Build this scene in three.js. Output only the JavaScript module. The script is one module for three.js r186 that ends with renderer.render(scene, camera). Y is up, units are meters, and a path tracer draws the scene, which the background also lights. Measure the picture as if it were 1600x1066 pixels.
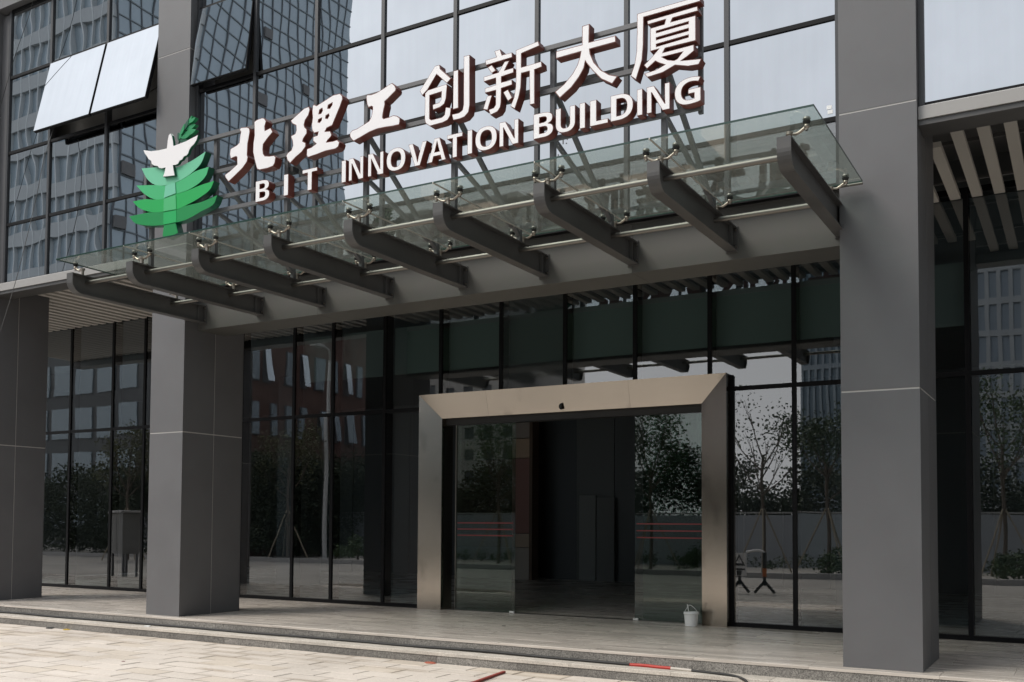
import * as THREE from 'three';
import { mergeGeometries, toCreasedNormals } from 'three/addons/utils/BufferGeometryUtils.js';
import { FontLoader } from 'three/addons/loaders/FontLoader.js';

// ------------------------------------------------------------------ camera, sky, sun, exposure
const scene = new THREE.Scene();
const camera = new THREE.PerspectiveCamera(2 * Math.atan(533 / 1543) * 180 / Math.PI, 1600 / 1066, 0.1, 900);
camera.position.set(0, 1.7, 0);
camera.rotation.set(2.399 * Math.PI / 180, 30.118 * Math.PI / 180, 0.34 * Math.PI / 180, 'YXZ');
camera.setViewOffset(1600, 1066, 0, -221, 1600, 1066);          // lens shifted upwards, as an architectural photograph
scene.add(camera);

const SUN = new THREE.Vector3(-0.50, 0.84, 0.50).normalize();
{ // hazy bright sky: pale at the horizon, a little bluer overhead, brighter around the veiled sun
  const W = 256, H = 128, d = new Float32Array(W * H * 4), v = new THREE.Vector3();
  const ph = [[2, 1.1, 0.3], [3, -2.3, 1.7], [5, 3.1, 4.2], [7, -4.7, 0.9], [11, 6.1, 2.6], [4, 8.3, 5.1]];   // thin veils of high cloud
  for (let j = 0; j < H; j++) for (let i = 0; i < W; i++) {
    const el = ((j + 0.5) / H - 0.5) * Math.PI, az = ((i + 0.5) / W - 0.5) * 2 * Math.PI;
    v.set(Math.cos(el) * Math.cos(az), Math.sin(el), Math.cos(el) * Math.sin(az));
    const h = Math.max(0, Math.sin(el)), t = Math.pow(1 - h, 1.6), c = Math.max(0, v.dot(SUN));
    const g = 0.35 * Math.pow(c, 6) + 0.5 * Math.pow(c, 40);
    let veil = 0; for (const [a, b, c0] of ph) veil += Math.sin(a * az + b * el * 2 + c0 + 0.8 * Math.sin(2 * az + 3 * el + c0)) / 6;
    const k = (j * W + i) * 4, q = 0.9 * (1 + 0.16 * veil);
    d[k] = q * (0.90 + 0.16 * t + g); d[k + 1] = q * (0.95 + 0.13 * t + g * 0.97); d[k + 2] = q * (1.04 + 0.06 * t + g * 0.9); d[k + 3] = 1;
  }
  const sky = new THREE.DataTexture(d, W, H, THREE.RGBAFormat, THREE.FloatType);
  sky.mapping = THREE.EquirectangularReflectionMapping; sky.magFilter = THREE.LinearFilter; sky.needsUpdate = true;
  scene.background = sky; scene.environment = sky;
}
const sun = new THREE.DirectionalLight(new THREE.Color(1, 0.94, 0.855), 1.9);
sun.position.copy(SUN).multiplyScalar(60).add(new THREE.Vector3(-8, 0, -8)); sun.target.position.set(-8, 0, -8);
sun.castShadow = true; sun.shadow.radius = 45; sun.shadow.mapSize.set(2048, 2048);
Object.assign(sun.shadow.camera, { left: -45, right: 45, top: 45, bottom: -45, near: 1, far: 160 });
scene.add(sun, sun.target);
const EXPOSURE = 1.45;

// ------------------------------------------------------------------ helpers
let seed = 20240;
const rnd = () => { seed = (seed * 1664525 + 1013904223) >>> 0; return seed / 4294967296; };
const rr = (a, b) => a + (b - a) * rnd();
const taken = {};
const numbered = (n) => { taken[n] = (taken[n] ?? -1) + 1; return taken[n] ? n + '_' + String(taken[n]).padStart(3, '0') : n; };
function mesh(name, geo, mat, parent = scene) {
  const m = new THREE.Mesh(geo, mat); m.name = parent === scene ? numbered(name) : name;
  m.castShadow = m.receiveShadow = true; parent.add(m); return m;
}
function group(name, parent = scene) { const g = new THREE.Group(); g.name = parent === scene ? numbered(name) : name; parent.add(g); return g; }
function tag(o, label, category, grp) { o.userData.label = label; o.userData.category = category; if (grp) o.userData.group = grp; return o; }
function structure(o) { o.userData.kind = 'structure'; return o; }
function stuff(o) { o.userData.kind = 'stuff'; return o; }
function metricUV(geo, du = 0, dv = 0) {          // texture coordinates in metres, by the way each face points
  const p = geo.attributes.position, n = geo.attributes.normal, u = new Float32Array(p.count * 2);
  for (let i = 0; i < p.count; i++) {
    const ax = Math.abs(n.getX(i)), ay = Math.abs(n.getY(i)), az = Math.abs(n.getZ(i));
    if (ay >= ax && ay >= az) { u[2 * i] = p.getX(i) + du; u[2 * i + 1] = p.getZ(i) + dv; }
    else if (ax >= az) { u[2 * i] = p.getZ(i) + du; u[2 * i + 1] = p.getY(i) + dv; }
    else { u[2 * i] = p.getX(i) + du; u[2 * i + 1] = p.getY(i) + dv; }
  }
  geo.setAttribute('uv', new THREE.BufferAttribute(u, 2)); return geo;
}
function bx(x0, x1, y0, y1, z0, z1, off = false) {
  const g = new THREE.BoxGeometry(Math.abs(x1 - x0), Math.abs(y1 - y0), Math.abs(z1 - z0));
  g.translate((x0 + x1) / 2, (y0 + y1) / 2, (z0 + z1) / 2);
  return metricUV(g, off ? rr(0, 7) : 0, off ? rr(0, 7) : 0);
}
// box with small chamfers on all edges along its upper side (slabs, stones)
function slab(x0, x1, y0, y1, z0, z1, c = 0.004, loose = true) {
  const P = [[x0, y0, z0], [x1, y0, z0], [x1, y0, z1], [x0, y0, z1], [x0, y1 - c, z0], [x1, y1 - c, z0], [x1, y1 - c, z1], [x0, y1 - c, z1],
    [x0 + c, y1, z0 + c], [x1 - c, y1, z0 + c], [x1 - c, y1, z1 - c], [x0 + c, y1, z1 - c]];
  const q = [[3, 2, 1, 0], [0, 1, 5, 4], [1, 2, 6, 5], [2, 3, 7, 6], [3, 0, 4, 7], [4, 5, 9, 8], [5, 6, 10, 9], [6, 7, 11, 10], [7, 4, 8, 11], [8, 9, 10, 11]];
  const v = [];
  for (const [a, b, cc, d] of q) for (const k of [a, cc, b, a, d, cc]) v.push(...P[k]);
  const g = new THREE.BufferGeometry(); g.setAttribute('position', new THREE.Float32BufferAttribute(v, 3)); g.computeVertexNormals();
  return loose ? metricUV(g, rr(0, 9), rr(0, 9)) : metricUV(g);
}
const merge = (l) => mergeGeometries(l.map((g) => (g.index ? g.toNonIndexed() : g)), false);
function tube(pts, r, seg = 8, rad = 8, r2 = null) {
  const c = new THREE.CatmullRomCurve3(pts.map((p) => new THREE.Vector3(...p)));
  const g = new THREE.TubeGeometry(c, seg, r, rad, false);
  if (r2 !== null) { // taper
    const p = g.attributes.position; const cen = new THREE.Vector3(), q = new THREE.Vector3();
    for (let i = 0; i <= seg; i++) { c.getPointAt(i / seg, cen); const k = 1 + (r2 / r - 1) * i / seg;
      for (let j = 0; j <= rad; j++) { const id = i * (rad + 1) + j; q.fromBufferAttribute(p, id).sub(cen).multiplyScalar(k).add(cen); p.setXYZ(id, q.x, q.y, q.z); } }
  }
  return g;
}
function bar(a, b, r, rad = 12) {
  const A = new THREE.Vector3(...a), B = new THREE.Vector3(...b), L = A.distanceTo(B);
  const g = new THREE.CylinderGeometry(r, r, L, rad); g.rotateX(Math.PI / 2);
  const m = new THREE.Matrix4().lookAt(B, A, Math.abs(B.clone().sub(A).normalize().y) > 0.95 ? new THREE.Vector3(1, 0, 0) : new THREE.Vector3(0, 1, 0));
  g.applyMatrix4(m); g.translate((A.x + B.x) / 2, (A.y + B.y) / 2, (A.z + B.z) / 2); return g;
}
function sqBar(a, b, w, d = w) {                 // square hollow-section tube between two points
  const A = new THREE.Vector3(...a), B = new THREE.Vector3(...b), L = A.distanceTo(B);
  const g = new THREE.BoxGeometry(w, d, L);
  const m = new THREE.Matrix4().lookAt(B, A, Math.abs(B.clone().sub(A).normalize().y) > 0.95 ? new THREE.Vector3(0, 0, 1) : new THREE.Vector3(0, 1, 0));
  g.applyMatrix4(m); g.translate((A.x + B.x) / 2, (A.y + B.y) / 2, (A.z + B.z) / 2); return metricUV(g);
}
// ---- periodic value noise and textures
function lattice(n, s) { const a = new Float32Array(n * n); let q = s * 7919 + 13; for (let i = 0; i < n * n; i++) { q = (q * 1664525 + 1013904223) >>> 0; a[i] = q / 4294967296; } return a; }
function vnoise(nx, ny, s) {
  const n = Math.max(nx, ny), L = lattice(n, s);
  return (u, v) => {
    u = ((u % 1) + 1) % 1 * nx; v = ((v % 1) + 1) % 1 * ny;
    const i = Math.floor(u), j = Math.floor(v); let a = u - i, b = v - j; a = a * a * (3 - 2 * a); b = b * b * (3 - 2 * b);
    const i1 = (i + 1) % nx, j1 = (j + 1) % ny, I = i % nx, J = j % ny;
    return (L[J * n + I] * (1 - a) + L[J * n + i1] * a) * (1 - b) + (L[j1 * n + I] * (1 - a) + L[j1 * n + i1] * a) * b;
  };
}
function fbm(nx, ny, s, oct = 4) { const f = []; for (let o = 0; o < oct; o++) f.push(vnoise(nx << o, ny << o, s + o * 31)); return (u, v) => { let r = 0, a = 0.5, w = 0; for (const g of f) { r += a * g(u, v); w += a; a *= 0.5; } return r / w; }; }
const toS = (x) => { x = Math.min(1, Math.max(0, x)); return 255 * (x <= 0.0031308 ? 12.92 * x : 1.055 * Math.pow(x, 1 / 2.4) - 0.055); };
function tex(w, h, metresU, metresV, fn, data = false) {
  const d = new Uint8Array(w * h * 4);
  for (let j = 0; j < h; j++) for (let i = 0; i < w; i++) { const c = fn((i + 0.5) / w, (j + 0.5) / h), k = (j * w + i) * 4; for (let e = 0; e < 3; e++) d[k + e] = data ? 255 * Math.min(1, Math.max(0, c[e])) : toS(c[e]); d[k + 3] = 255; }
  const t = new THREE.DataTexture(d, w, h); t.wrapS = t.wrapT = THREE.RepeatWrapping; t.magFilter = THREE.LinearFilter; t.minFilter = THREE.LinearMipmapLinearFilter; t.generateMipmaps = true;
  if (!data) t.colorSpace = THREE.SRGBColorSpace; t.repeat.set(1 / metresU, 1 / metresV); t.needsUpdate = true; return t;
}
const L = (r, g, b) => new THREE.Color().setRGB(r, g, b);
const std = (c, rough = 0.6, extra = {}) => new THREE.MeshStandardMaterial({ color: Array.isArray(c) ? L(...c) : c, roughness: rough, ...extra });
const phys = (c, rough, extra) => new THREE.MeshPhysicalMaterial({ color: Array.isArray(c) ? L(...c) : c, roughness: rough, ...extra });

// ---- materials
const M = {};
{
  // painted aluminium composite panels: faint mottling, small white paint specks and scuffs
  const a = fbm(6, 6, 3, 5), b = vnoise(256, 256, 9), sc = vnoise(128, 4, 17), sc2 = fbm(5, 5, 23, 3);
  const panelMap = ( tex(1024, 1024, 3.1, 3.1, (u, v) => {
    const n = a(u, v) - 0.5; let k = 1 + 0.24 * n; const sp = b(u, v); if (sp > 0.985 && sc2(u, v) > 0.52) k += 0.9 * (sp - 0.985) / 0.015; if (sp < 0.012 && sc2(v, u) > 0.5) k -= 0.3;
    return [0.122 * k, 0.121 * k, 0.126 * k]; }));
  M.panels = [0.95, 1, 1.05].map((q) => std([q, q, q], 0.5, { map: panelMap })); M.panel = M.panels[1];
  M.sealant = std([0.5, 0.48, 0.46], 0.7);
  M.trim = std([0.33, 0.32, 0.31], 0.45, { map: tex(256, 256, 1.5, 1.5, (u, v) => { const n = 0.94 + 0.12 * a(u, v); return [n, n, n]; }) });
  M.fascia = std([1, 1, 1], 0.5, { map: tex(512, 512, 2.7, 2.7, (u, v) => { const n = 1 + 0.14 * (a(v, u) - 0.5); return [0.086 * n, 0.085 * n, 0.078 * n]; }) });
  M.steel = std([1, 1, 1], 0.42, { map: tex(512, 512, 1.9, 1.9, (u, v) => { const n = 1 + 0.5 * (a(u, v) - 0.5) + (b(u, v) > 0.985 ? 0.35 : 0); return [0.076 * n, 0.074 * n, 0.073 * n]; }) });
  M.frame = phys([0.005, 0.005, 0.006], 0.5, { specularIntensity: 0.35 });
  M.post = std([0.11, 0.11, 0.115], 0.45);
  M.cap = std([0.045, 0.046, 0.05], 0.4);
  M.stainless = std([0.24, 0.225, 0.205], 0.46, { metalness: 1 });
  M.cast = std([0.42, 0.36, 0.31], 0.32, { metalness: 1 });
  M.rubber = std([0.018, 0.018, 0.018], 0.6);
  M.slat = std([0.50, 0.47, 0.43], 0.55);
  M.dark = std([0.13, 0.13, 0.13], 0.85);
  M.concrete = std([0.27, 0.265, 0.255], 0.85);
  M.joint = std([0.5, 0.47, 0.42], 0.5);
}
{ // stone paving of the platform: long streaks along the façade, polished
  const s1 = fbm(2, 40, 41, 4), s2 = fbm(5, 90, 47, 3), s3 = fbm(6, 6, 53, 4), d = vnoise(300, 300, 59);
  const f = (u, v) => 0.5 * s1(u, v + 0.03 * s3(u, v)) + 0.3 * s2(u, v) + 0.2 * s3(u, v);
  M.platform = std([1, 1, 1], 0.3, { map: tex(1024, 1024, 3.3, 2.3, (u, v) => { const n = f(u, v), k = 0.48 * (0.2 + 1.6 * n) * (d(u, v) > 0.97 ? 0.8 : 1); return [k * 1.08, k * 0.975, k * 0.87]; }),
    roughnessMap: tex(512, 512, 3.3, 2.3, (u, v) => { const r = 0.55 + 0.5 * s3(v, u) + 0.25 * s1(u, v); return [r, r, r]; }, true) });
}
{ // speckled granite of the steps
  const g1 = vnoise(256, 256, 61), g2 = vnoise(128, 128, 67), g3 = fbm(4, 4, 71, 4);
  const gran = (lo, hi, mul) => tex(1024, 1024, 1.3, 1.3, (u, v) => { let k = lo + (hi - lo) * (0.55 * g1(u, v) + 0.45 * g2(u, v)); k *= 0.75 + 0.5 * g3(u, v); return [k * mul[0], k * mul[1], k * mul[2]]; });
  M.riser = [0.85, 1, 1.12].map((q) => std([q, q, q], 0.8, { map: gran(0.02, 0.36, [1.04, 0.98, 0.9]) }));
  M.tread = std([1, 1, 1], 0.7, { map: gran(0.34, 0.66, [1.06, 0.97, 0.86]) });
  // pale granite pavers with dust and stains
  const st = fbm(5, 5, 73, 5), st2 = fbm(3, 9, 79, 4), g4 = vnoise(400, 400, 83);
  const pt = fbm(4, 7, 211, 4), pg = vnoise(300, 300, 217), pt2 = fbm(9, 9, 223, 3);
  const pm = tex(1024, 1024, 4.8, 4.5, (u, v) => {    // dirt has crept out of the joints in patches (joints 0.3 m and 0.6 m apart, rows staggered)
    const x = u * 4.8, z = v * 4.5, row = Math.floor(z / 0.3 + 1e-6), dz = Math.min(z - row * 0.3, row * 0.3 + 0.3 - z), xo = x - (row % 2) * 0.3, dx = Math.abs(xo - Math.round(xo / 0.6) * 0.6);
    const n = st(u, v), patch = Math.min(1, Math.max(0, (pt(u, v) - 0.53) * 7)), rag = 0.55 + 0.9 * pt2(u, v);
    const near = Math.max(Math.exp(-((dz / (0.058 * rag)) ** 2)), Math.exp(-((dx / (0.03 * rag)) ** 2))), d = Math.min(1, patch * near * (0.75 + 0.5 * pg(u, v)) + 0.25 * Math.max(0, st2(u, v) - 0.55));
    const k = 0.60 * (0.76 + 0.34 * n + 0.16 * (g4(u, v) - 0.5));
    return [k * (1.08 - 0.40 * d), k * (0.97 - 0.40 * d), k * (0.86 - 0.40 * d)]; });
  pm.offset.set(17.5 / 4.8 % 1, 9.795 / 4.5 % 1);
  M.paver = [0.95, 0.985, 1.0, 1.02].map((q, i) => std([q, q * (i === 0 ? 0.98 : 1), q * (i === 0 ? 0.94 : 1)], 0.82, { map: pm }));
  M.sand = std([1, 1, 1], 0.95, { map: tex(512, 512, 2, 2, (u, v) => { const k = 0.12 * (0.1 + 1.8 * st2(u, v)); return [k * 1.15, k * 0.93, k * 0.72]; }) });
  M.ground = std([1, 1, 1], 0.9, { map: tex(1024, 1024, 7, 7, (u, v) => { const k = 0.33 * (0.6 + 0.6 * st(u, v) + 0.2 * (g4(u, v) - 0.5)); return [k * 1.04, k * 0.975, k * 0.88]; }) });
  M.asphalt = std([1, 1, 1], 0.9, { map: tex(512, 512, 4, 4, (u, v) => { const k = 0.075 * (0.6 + 0.5 * st(u, v) + 0.4 * g4(u, v)); return [k, k, k * 1.03]; }) });
}
{ // brushed bronze-toned stainless steel with finger marks and smudges
  const br = fbm(160, 2, 91, 2), sm = fbm(4, 4, 97, 5), sm2 = fbm(9, 6, 101, 4);
  M.bronze = phys([1, 1, 1], 0.2, { metalness: 1,
    map: tex(1024, 1024, 2.1, 2.1, (u, v) => { const s = Math.max(0, sm2(u, v) - 0.6) * 1.7, n = (0.985 + 0.03 * (br(v, u) - 0.5)) * (1 - 0.6 * s) * (0.95 + 0.1 * sm(u, v)); return [0.53 * n, 0.468 * n, 0.40 * n]; }),
    roughnessMap: tex(512, 512, 2.1, 2.1, (u, v) => { const r = 0.92 + 0.25 * (sm(u, v) - 0.5); return [r, r, r]; }, true) });
}
{ // glass
  const dirt = fbm(40, 2, 107, 3), spl = fbm(7, 7, 109, 4);
  M.mirror = phys([1, 1, 1], 0.006, { metalness: 1, map: tex(512, 512, 2.6, 2.6, (u, v) => { const n = 0.93 + 0.05 * (dirt(u, v) - 0.5) + 0.09 * (spl(u, v) - 0.5); return [0.44 * n, 0.46 * n, 0.485 * n]; }) });
  M.clear = phys([0.66, 0.76, 0.80], 0.004, { transmission: 1, thickness: 0, ior: 2.5 });
  M.film = phys([0.42, 0.5, 0.52], 0.06, { transmission: 0.95, thickness: 0, ior: 1.9 });
  M.door = phys([0.62, 0.70, 0.66], 0.006, { transmission: 1, thickness: 0, ior: 1.55 });
  M.canopy = phys([1, 1, 1], 0.03, { transmission: 0.72, thickness: 0, ior: 1.8, map: tex(512, 512, 3.7, 3.7, (u, v) => { const s = spl(u, v) * 0.5 + dirt(v, u) * 0.2 + 0.25; return [0.60 + 0.26 * s, 0.72 + 0.22 * s, 0.66 + 0.24 * s]; }) });
  M.glassEdge = std([0.02, 0.05, 0.04], 0.15);
}
// pane of float glass: not quite flat, so that what it mirrors wavers
function wavy(x0, x1, y0, y1, z, amp = 1, step = 0.1) {
  const w = x1 - x0, h = y1 - y0, g = new THREE.PlaneGeometry(w, h, Math.max(2, Math.round(w / step)), Math.max(2, Math.round(h / step)));
  g.translate((x0 + x1) / 2, (y0 + y1) / 2, z);
  const tx = rr(-0.003, 0.003), ty = rr(-0.003, 0.003), waves = []; for (let k = 0; k < 7; k++) { const lam = k < 4 ? rr(0.4, 1.0) : rr(1.0, 2.2), th = k < 4 ? (rnd() < 0.5 ? -1 : 1) * rr(0.3, 1.15) : rr(0, 6.28); waves.push([6.283 / lam * Math.cos(th), 6.283 / lam * Math.sin(th), rr(0, 6.28), amp * (k < 4 ? 0.0006 : 0.0007) * rr(0.4, 1)]); }
  const p = g.attributes.position, n = g.attributes.normal, u = g.attributes.uv, ox = rr(0, 5), oy = rr(0, 5);
  for (let i = 0; i < p.count; i++) {
    const X = p.getX(i), Y = p.getY(i); let sx = amp * tx, sy = amp * ty, dz = 0;
    for (const [kx, ky, ph, sl] of waves) { const a = kx * X + ky * Y + ph, kk = Math.hypot(kx, ky); dz += sl / kk * Math.sin(a); sx += sl * kx / kk * Math.cos(a); sy += sl * ky / kk * Math.cos(a); }
    p.setZ(i, z + dz); const q = Math.hypot(sx, sy, 1); n.setXYZ(i, -sx / q, -sy / q, 1 / q); u.setXY(i, X + ox, Y + oy);
  }
  return g;
}

// ------------------------------------------------------------------ ground, steps, platform
const P = 0.30, T = 0.165, G = 0.036;               // platform, lower tread and plaza levels
{
  const plaza = structure(group('plaza'));
  const sheet = new THREE.PlaneGeometry(600, 600); sheet.rotateX(-Math.PI / 2); sheet.translate(0, G - 0.022, 0); metricUV(sheet);
  mesh('paving_bed', sheet, M.ground, plaza);
  mesh('joint_sand', bx(-17.6, -2.2, G - 0.02, G - 0.004, -9.8, -5.6), M.sand, plaza);
  let row = 0;
  for (let z = -9.795; z < -5.7; z += 0.3, row++) {
    let x = -17.5 + (row % 2) * 0.3;
    while (x < -2.5) {
      const w = 0.6, far = z > -6.6 && (x < -12.5);
      if (!far && !(z > -8.2 && x > -4.5)) {
        const dy = rr(-0.003, 0.002), m = mesh('paver', slab(x + 0.0045, x + w - 0.0045, G - 0.03, G + dy, z + 0.0045, z + 0.2955, 0.007, false), M.paver[Math.floor(rnd() * 4)], plaza);
        m.rotation.y = 0;
      }
      x += w;
    }
  }
  const road = structure(mesh('road', bx(-200, 120, -0.3, G - 0.004, 18.5, 30), M.asphalt));
  structure(mesh('far_pavement', bx(-200, 120, -0.3, G + 0.11, 30, 34), M.ground));
  const lines = []; for (let x = -120; x < 60; x += 6) lines.push(bx(x, x + 2.5, G - 0.003, G + 0.001, 24.2, 24.35));
  mesh('lane_marking', merge(lines), std([0.7, 0.7, 0.68], 0.7), road); stuff(road.children[0]);

  const steps = structure(group('entrance_step'));
  mesh('step_core', bx(-24, 8, -0.2, T - 0.045, -10.3, -9.845), M.concrete, steps);
  for (let x = -24; x < 8;) { const w = rr(0.95, 1.25); mesh('tread_stone', slab(x + 0.0015, x + w - 0.0015, T - 0.04, T, -10.09, -9.795, 0.004), M.tread, steps); x += w; }
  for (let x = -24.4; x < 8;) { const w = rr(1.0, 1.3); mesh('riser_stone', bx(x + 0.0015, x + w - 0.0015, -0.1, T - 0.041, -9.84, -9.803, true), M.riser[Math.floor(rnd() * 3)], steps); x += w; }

  const plat = structure(group('platform'));
  mesh('platform_core', bx(-24, 8, -0.2, P - 0.034, -26, -10.1), M.concrete, plat);
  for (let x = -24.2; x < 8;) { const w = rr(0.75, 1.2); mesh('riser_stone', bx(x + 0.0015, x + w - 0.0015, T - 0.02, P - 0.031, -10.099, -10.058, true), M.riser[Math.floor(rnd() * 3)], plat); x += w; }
  const zs = [-10.05, -10.45, -11.05, -11.65, -12.25, -12.85, -13.45];
  for (let k = 0; k < 6; k++) for (let x = -24 + (k % 2) * 0.6; x < 7.5; x += 1.2)
    mesh('stone_slab', slab(x + 0.001, x + 1.199, P - 0.03, P + rr(-0.0006, 0.0006), zs[k + 1] + 0.001, zs[k] - 0.001, k ? 0.0015 : 0.004), M.platform, plat);
}

// ------------------------------------------------------------------ the office building
const ZF = -10.2, ZU = -10.35, ZG = -13.4;          // column faces, upper glazing, storefront
const B = tag(group('office_building'), 'grey columned office building with mirrored glass above a recessed glazed entrance', 'building');
function column(x0, x1) {
  const c = group('column', B), z0 = -11.4, z1 = ZF, g = 0.008, t = 0.02;
  mesh('sealant_core', bx(x0 + 0.004, x1 - 0.004, P, 14, z0 + 0.004, z1 - 0.004), M.sealant, c);
  const ys = [P, 3.04, 5.875, 8.86, 11.8, 14];
  for (let k = 0; k < 5; k++) {
    const a = ys[k] + (k ? g : 0.002), b = ys[k + 1] - g;
    mesh('panel', bx(x0, x1, a, b, z1 - t, z1, true), M.panels[Math.floor(rnd() * 3)], c);
    if (k < 4) mesh('panel', bx(x0, x1, a, b, z0, z0 + t, true), M.panels[Math.floor(rnd() * 3)], c);
    for (const s of [0, 1]) {
      const X0 = s ? x1 - t : x0, X1 = s ? x1 : x0 + t;
      if (k < 2) { mesh('panel', bx(X0, X1, a, b, -10.81 + g * 0.6, z1 - t - 0.001, true), M.panels[Math.floor(rnd() * 3)], c); mesh('panel', bx(X0, X1, a, b, z0 + t + 0.001, -10.81 - g * 0.6, true), M.panels[Math.floor(rnd() * 3)], c); }
      else mesh('panel', bx(X0, X1, a, b, z0 + t + 0.001, z1 - t - 0.001, true), M.panels[Math.floor(rnd() * 3)], c);
    }
  }
}
column(-17.30, -16.57); column(-12.30, -11.585); column(-2.10, -1.36); column(3.6, 4.34);

// upper curtain wall
function curtain(xs, ys, { open = {}, clearBelow = -1, backTo = null } = {}) {
  const cw = group('curtain_wall', B), x0 = xs[0], x1 = xs[xs.length - 1], y0 = ys[0], y1 = ys[ys.length - 1];
  for (const x of xs) mesh('mullion', bx(x - 0.027, x + 0.027, y0, y1, ZU - 0.07, ZU + 0.028), M.cap, cw);
  for (const y of ys) mesh('transom', bx(x0 + 0.027, x1 - 0.027, y - 0.024, y + 0.024, ZU - 0.07, ZU + 0.02), M.frame, cw);
  for (let i = 0; i < xs.length - 1; i++) for (let j = 0; j < ys.length - 1; j++) {
    const a = xs[i] + 0.022, b = xs[i + 1] - 0.022, c = ys[j] + 0.02, d = ys[j + 1] - 0.02;
    if (open[i + ',' + j]) {
      const s = group('open_sash', B), w = b - a, h = d - c; s.position.set((a + b) / 2, d, ZU + 0.035); s.rotation.x = -open[i + ',' + j];
      mesh('pane', wavy(-w / 2 + 0.008, w / 2 - 0.008, -h + 0.008, -0.008, 0.012, 0.8), M.mirror, s);
      mesh('sash_frame', merge([bx(-w / 2, -w / 2 + 0.05, -h, 0, -0.045, 0.008), bx(w / 2 - 0.05, w / 2, -h, 0, -0.045, 0.008), bx(-w / 2 + 0.05, w / 2 - 0.05, -h, -h + 0.05, -0.045, 0.008), bx(-w / 2 + 0.05, w / 2 - 0.05, -0.05, 0, -0.045, 0.008)]), M.frame, s);
      mesh('back_panel', bx(-w / 2 + 0.05, w / 2 - 0.05, -h + 0.05, -0.05, -0.02, -0.012), std([0.06, 0.065, 0.07], 0.4), s);
      for (const e of [-1, 1]) mesh('stay_arm', sqBar([e * (w / 2 - 0.09), -h + 0.08, -0.03], [e * (w / 2 - 0.09), -h * 0.72, -0.03 - h * 0.7 * Math.tan(open[i + ',' + j])], 0.02), M.stainless, s);
      continue;
    }
    mesh('pane', wavy(a, b, c, d, ZU, 1), j < clearBelow ? M.clear : M.mirror, cw);
  }
  mesh('back_wall', bx(x0, x1, ys[Math.max(0, clearBelow)] + 0.02, y1, ZU - 0.4, ZU - 0.32), M.concrete, cw);
}
const rows = [5.20, 5.90, 6.97, 8.23, 9.50, 10.75, 12.0, 13.3];
curtain([-11.556, -10.37, -9.2, -8.03, -6.87, -5.68, -4.5, -3.31, -2.13], rows, { open: { '0,3': 0.11 }, clearBelow: 1 });
curtain([-16.30, -15.13, -13.66, -12.33], [5.84, 6.875, 8.15, 9.50, 10.70], { open: { '1,2': 0.22, '2,2': 0.22 } });
curtain([-1.33, 0.75, 2.2, 3.57], [5.86, 7.9, 9.9, 11.8, 13.3]);
// reveal at the far left and the spandrel above those windows
mesh('window_reveal', bx(-16.568, -16.33, 5.84, 10.68, -10.6, -10.36), M.panel, B);
mesh('spandrel_panel', bx(-16.56, -12.31, 10.73, 13.4, -10.55, -10.21, true), M.panel, B);
for (const [a, b] of [[-16.565, -12.305], [-1.355, 3.595], [-22.5, -17.305]]) {
  const l = group('lintel', B);
  mesh('sill_trim', slab(a, b, 5.70, 5.836, -10.5, -10.265, 0.012), M.trim, l);
  mesh('soffit_beam', bx(a, b, 5.645, 5.698, -10.62, -10.285), M.steel, l);
  mesh('beam_back', bx(a, b, 5.70, 6.1, -10.62, -10.51), M.steel, l);
}
curtain([-22.5, -21, -19.7, -18.5, -17.33], [5.84, 6.875, 8.15, 9.5, 10.7]);
// two white paper stickers on the lowest right-hand pane
for (const [x, y] of [[-2.225, 6.035], [-2.215, 5.985]]) mesh('sticker', bx(x - 0.026, x + 0.026, y - 0.02, y + 0.02, ZU + 0.003, ZU + 0.005), std([0.8, 0.8, 0.8], 0.6), B);

{ const fl = []; for (const [cx, cy] of [[-7.6, 9.2], [-7.3, 8.9], [-6.2, 9.1], [-6.5, 9.25], [-5.3, 6.2], [-5.4, 9.0], [-0.9, 7.2]]) for (let k = 0; k < 6; k++) { const x = cx + rr(-0.16, 0.16), y = cy + rr(-0.14, 0.14), w = rr(0.003, 0.008), h = rr(0.006, 0.03); fl.push(bx(x - w, x + w, y - h, y + h, ZU + 0.003, ZU + 0.0045)); }
  stuff(mesh('film_residue', merge(fl), M.post, B)); }
// fascia beam across the entrance
{ const f = group('fascia', B);
  for (let k = 0; k < 4; k++) { const a = -11.583 + k * 2.3705; mesh('fascia_panel', bx(a + (k ? 0.002 : 0), a + 2.3685, 4.60, 5.17, -10.97, -10.45, true), M.fascia, f); }
  mesh('inner_lining', bx(-11.58, -2.105, 4.66, 5.50, -11.0, -10.975), std([0.26, 0.42, 0.34], 0.6), f); mesh('inner_rail', bx(-11.58, -2.105, 5.505, 5.585, -11.02, -10.972), M.trim, f); mesh('inner_rail', bx(-11.58, -2.105, 4.605, 4.655, -11.01, -10.972), M.steel, f);
  mesh('fascia_coping', bx(-11.58, -2.105, 5.172, 5.19, -10.97, -10.43), M.steel, f); }
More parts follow.
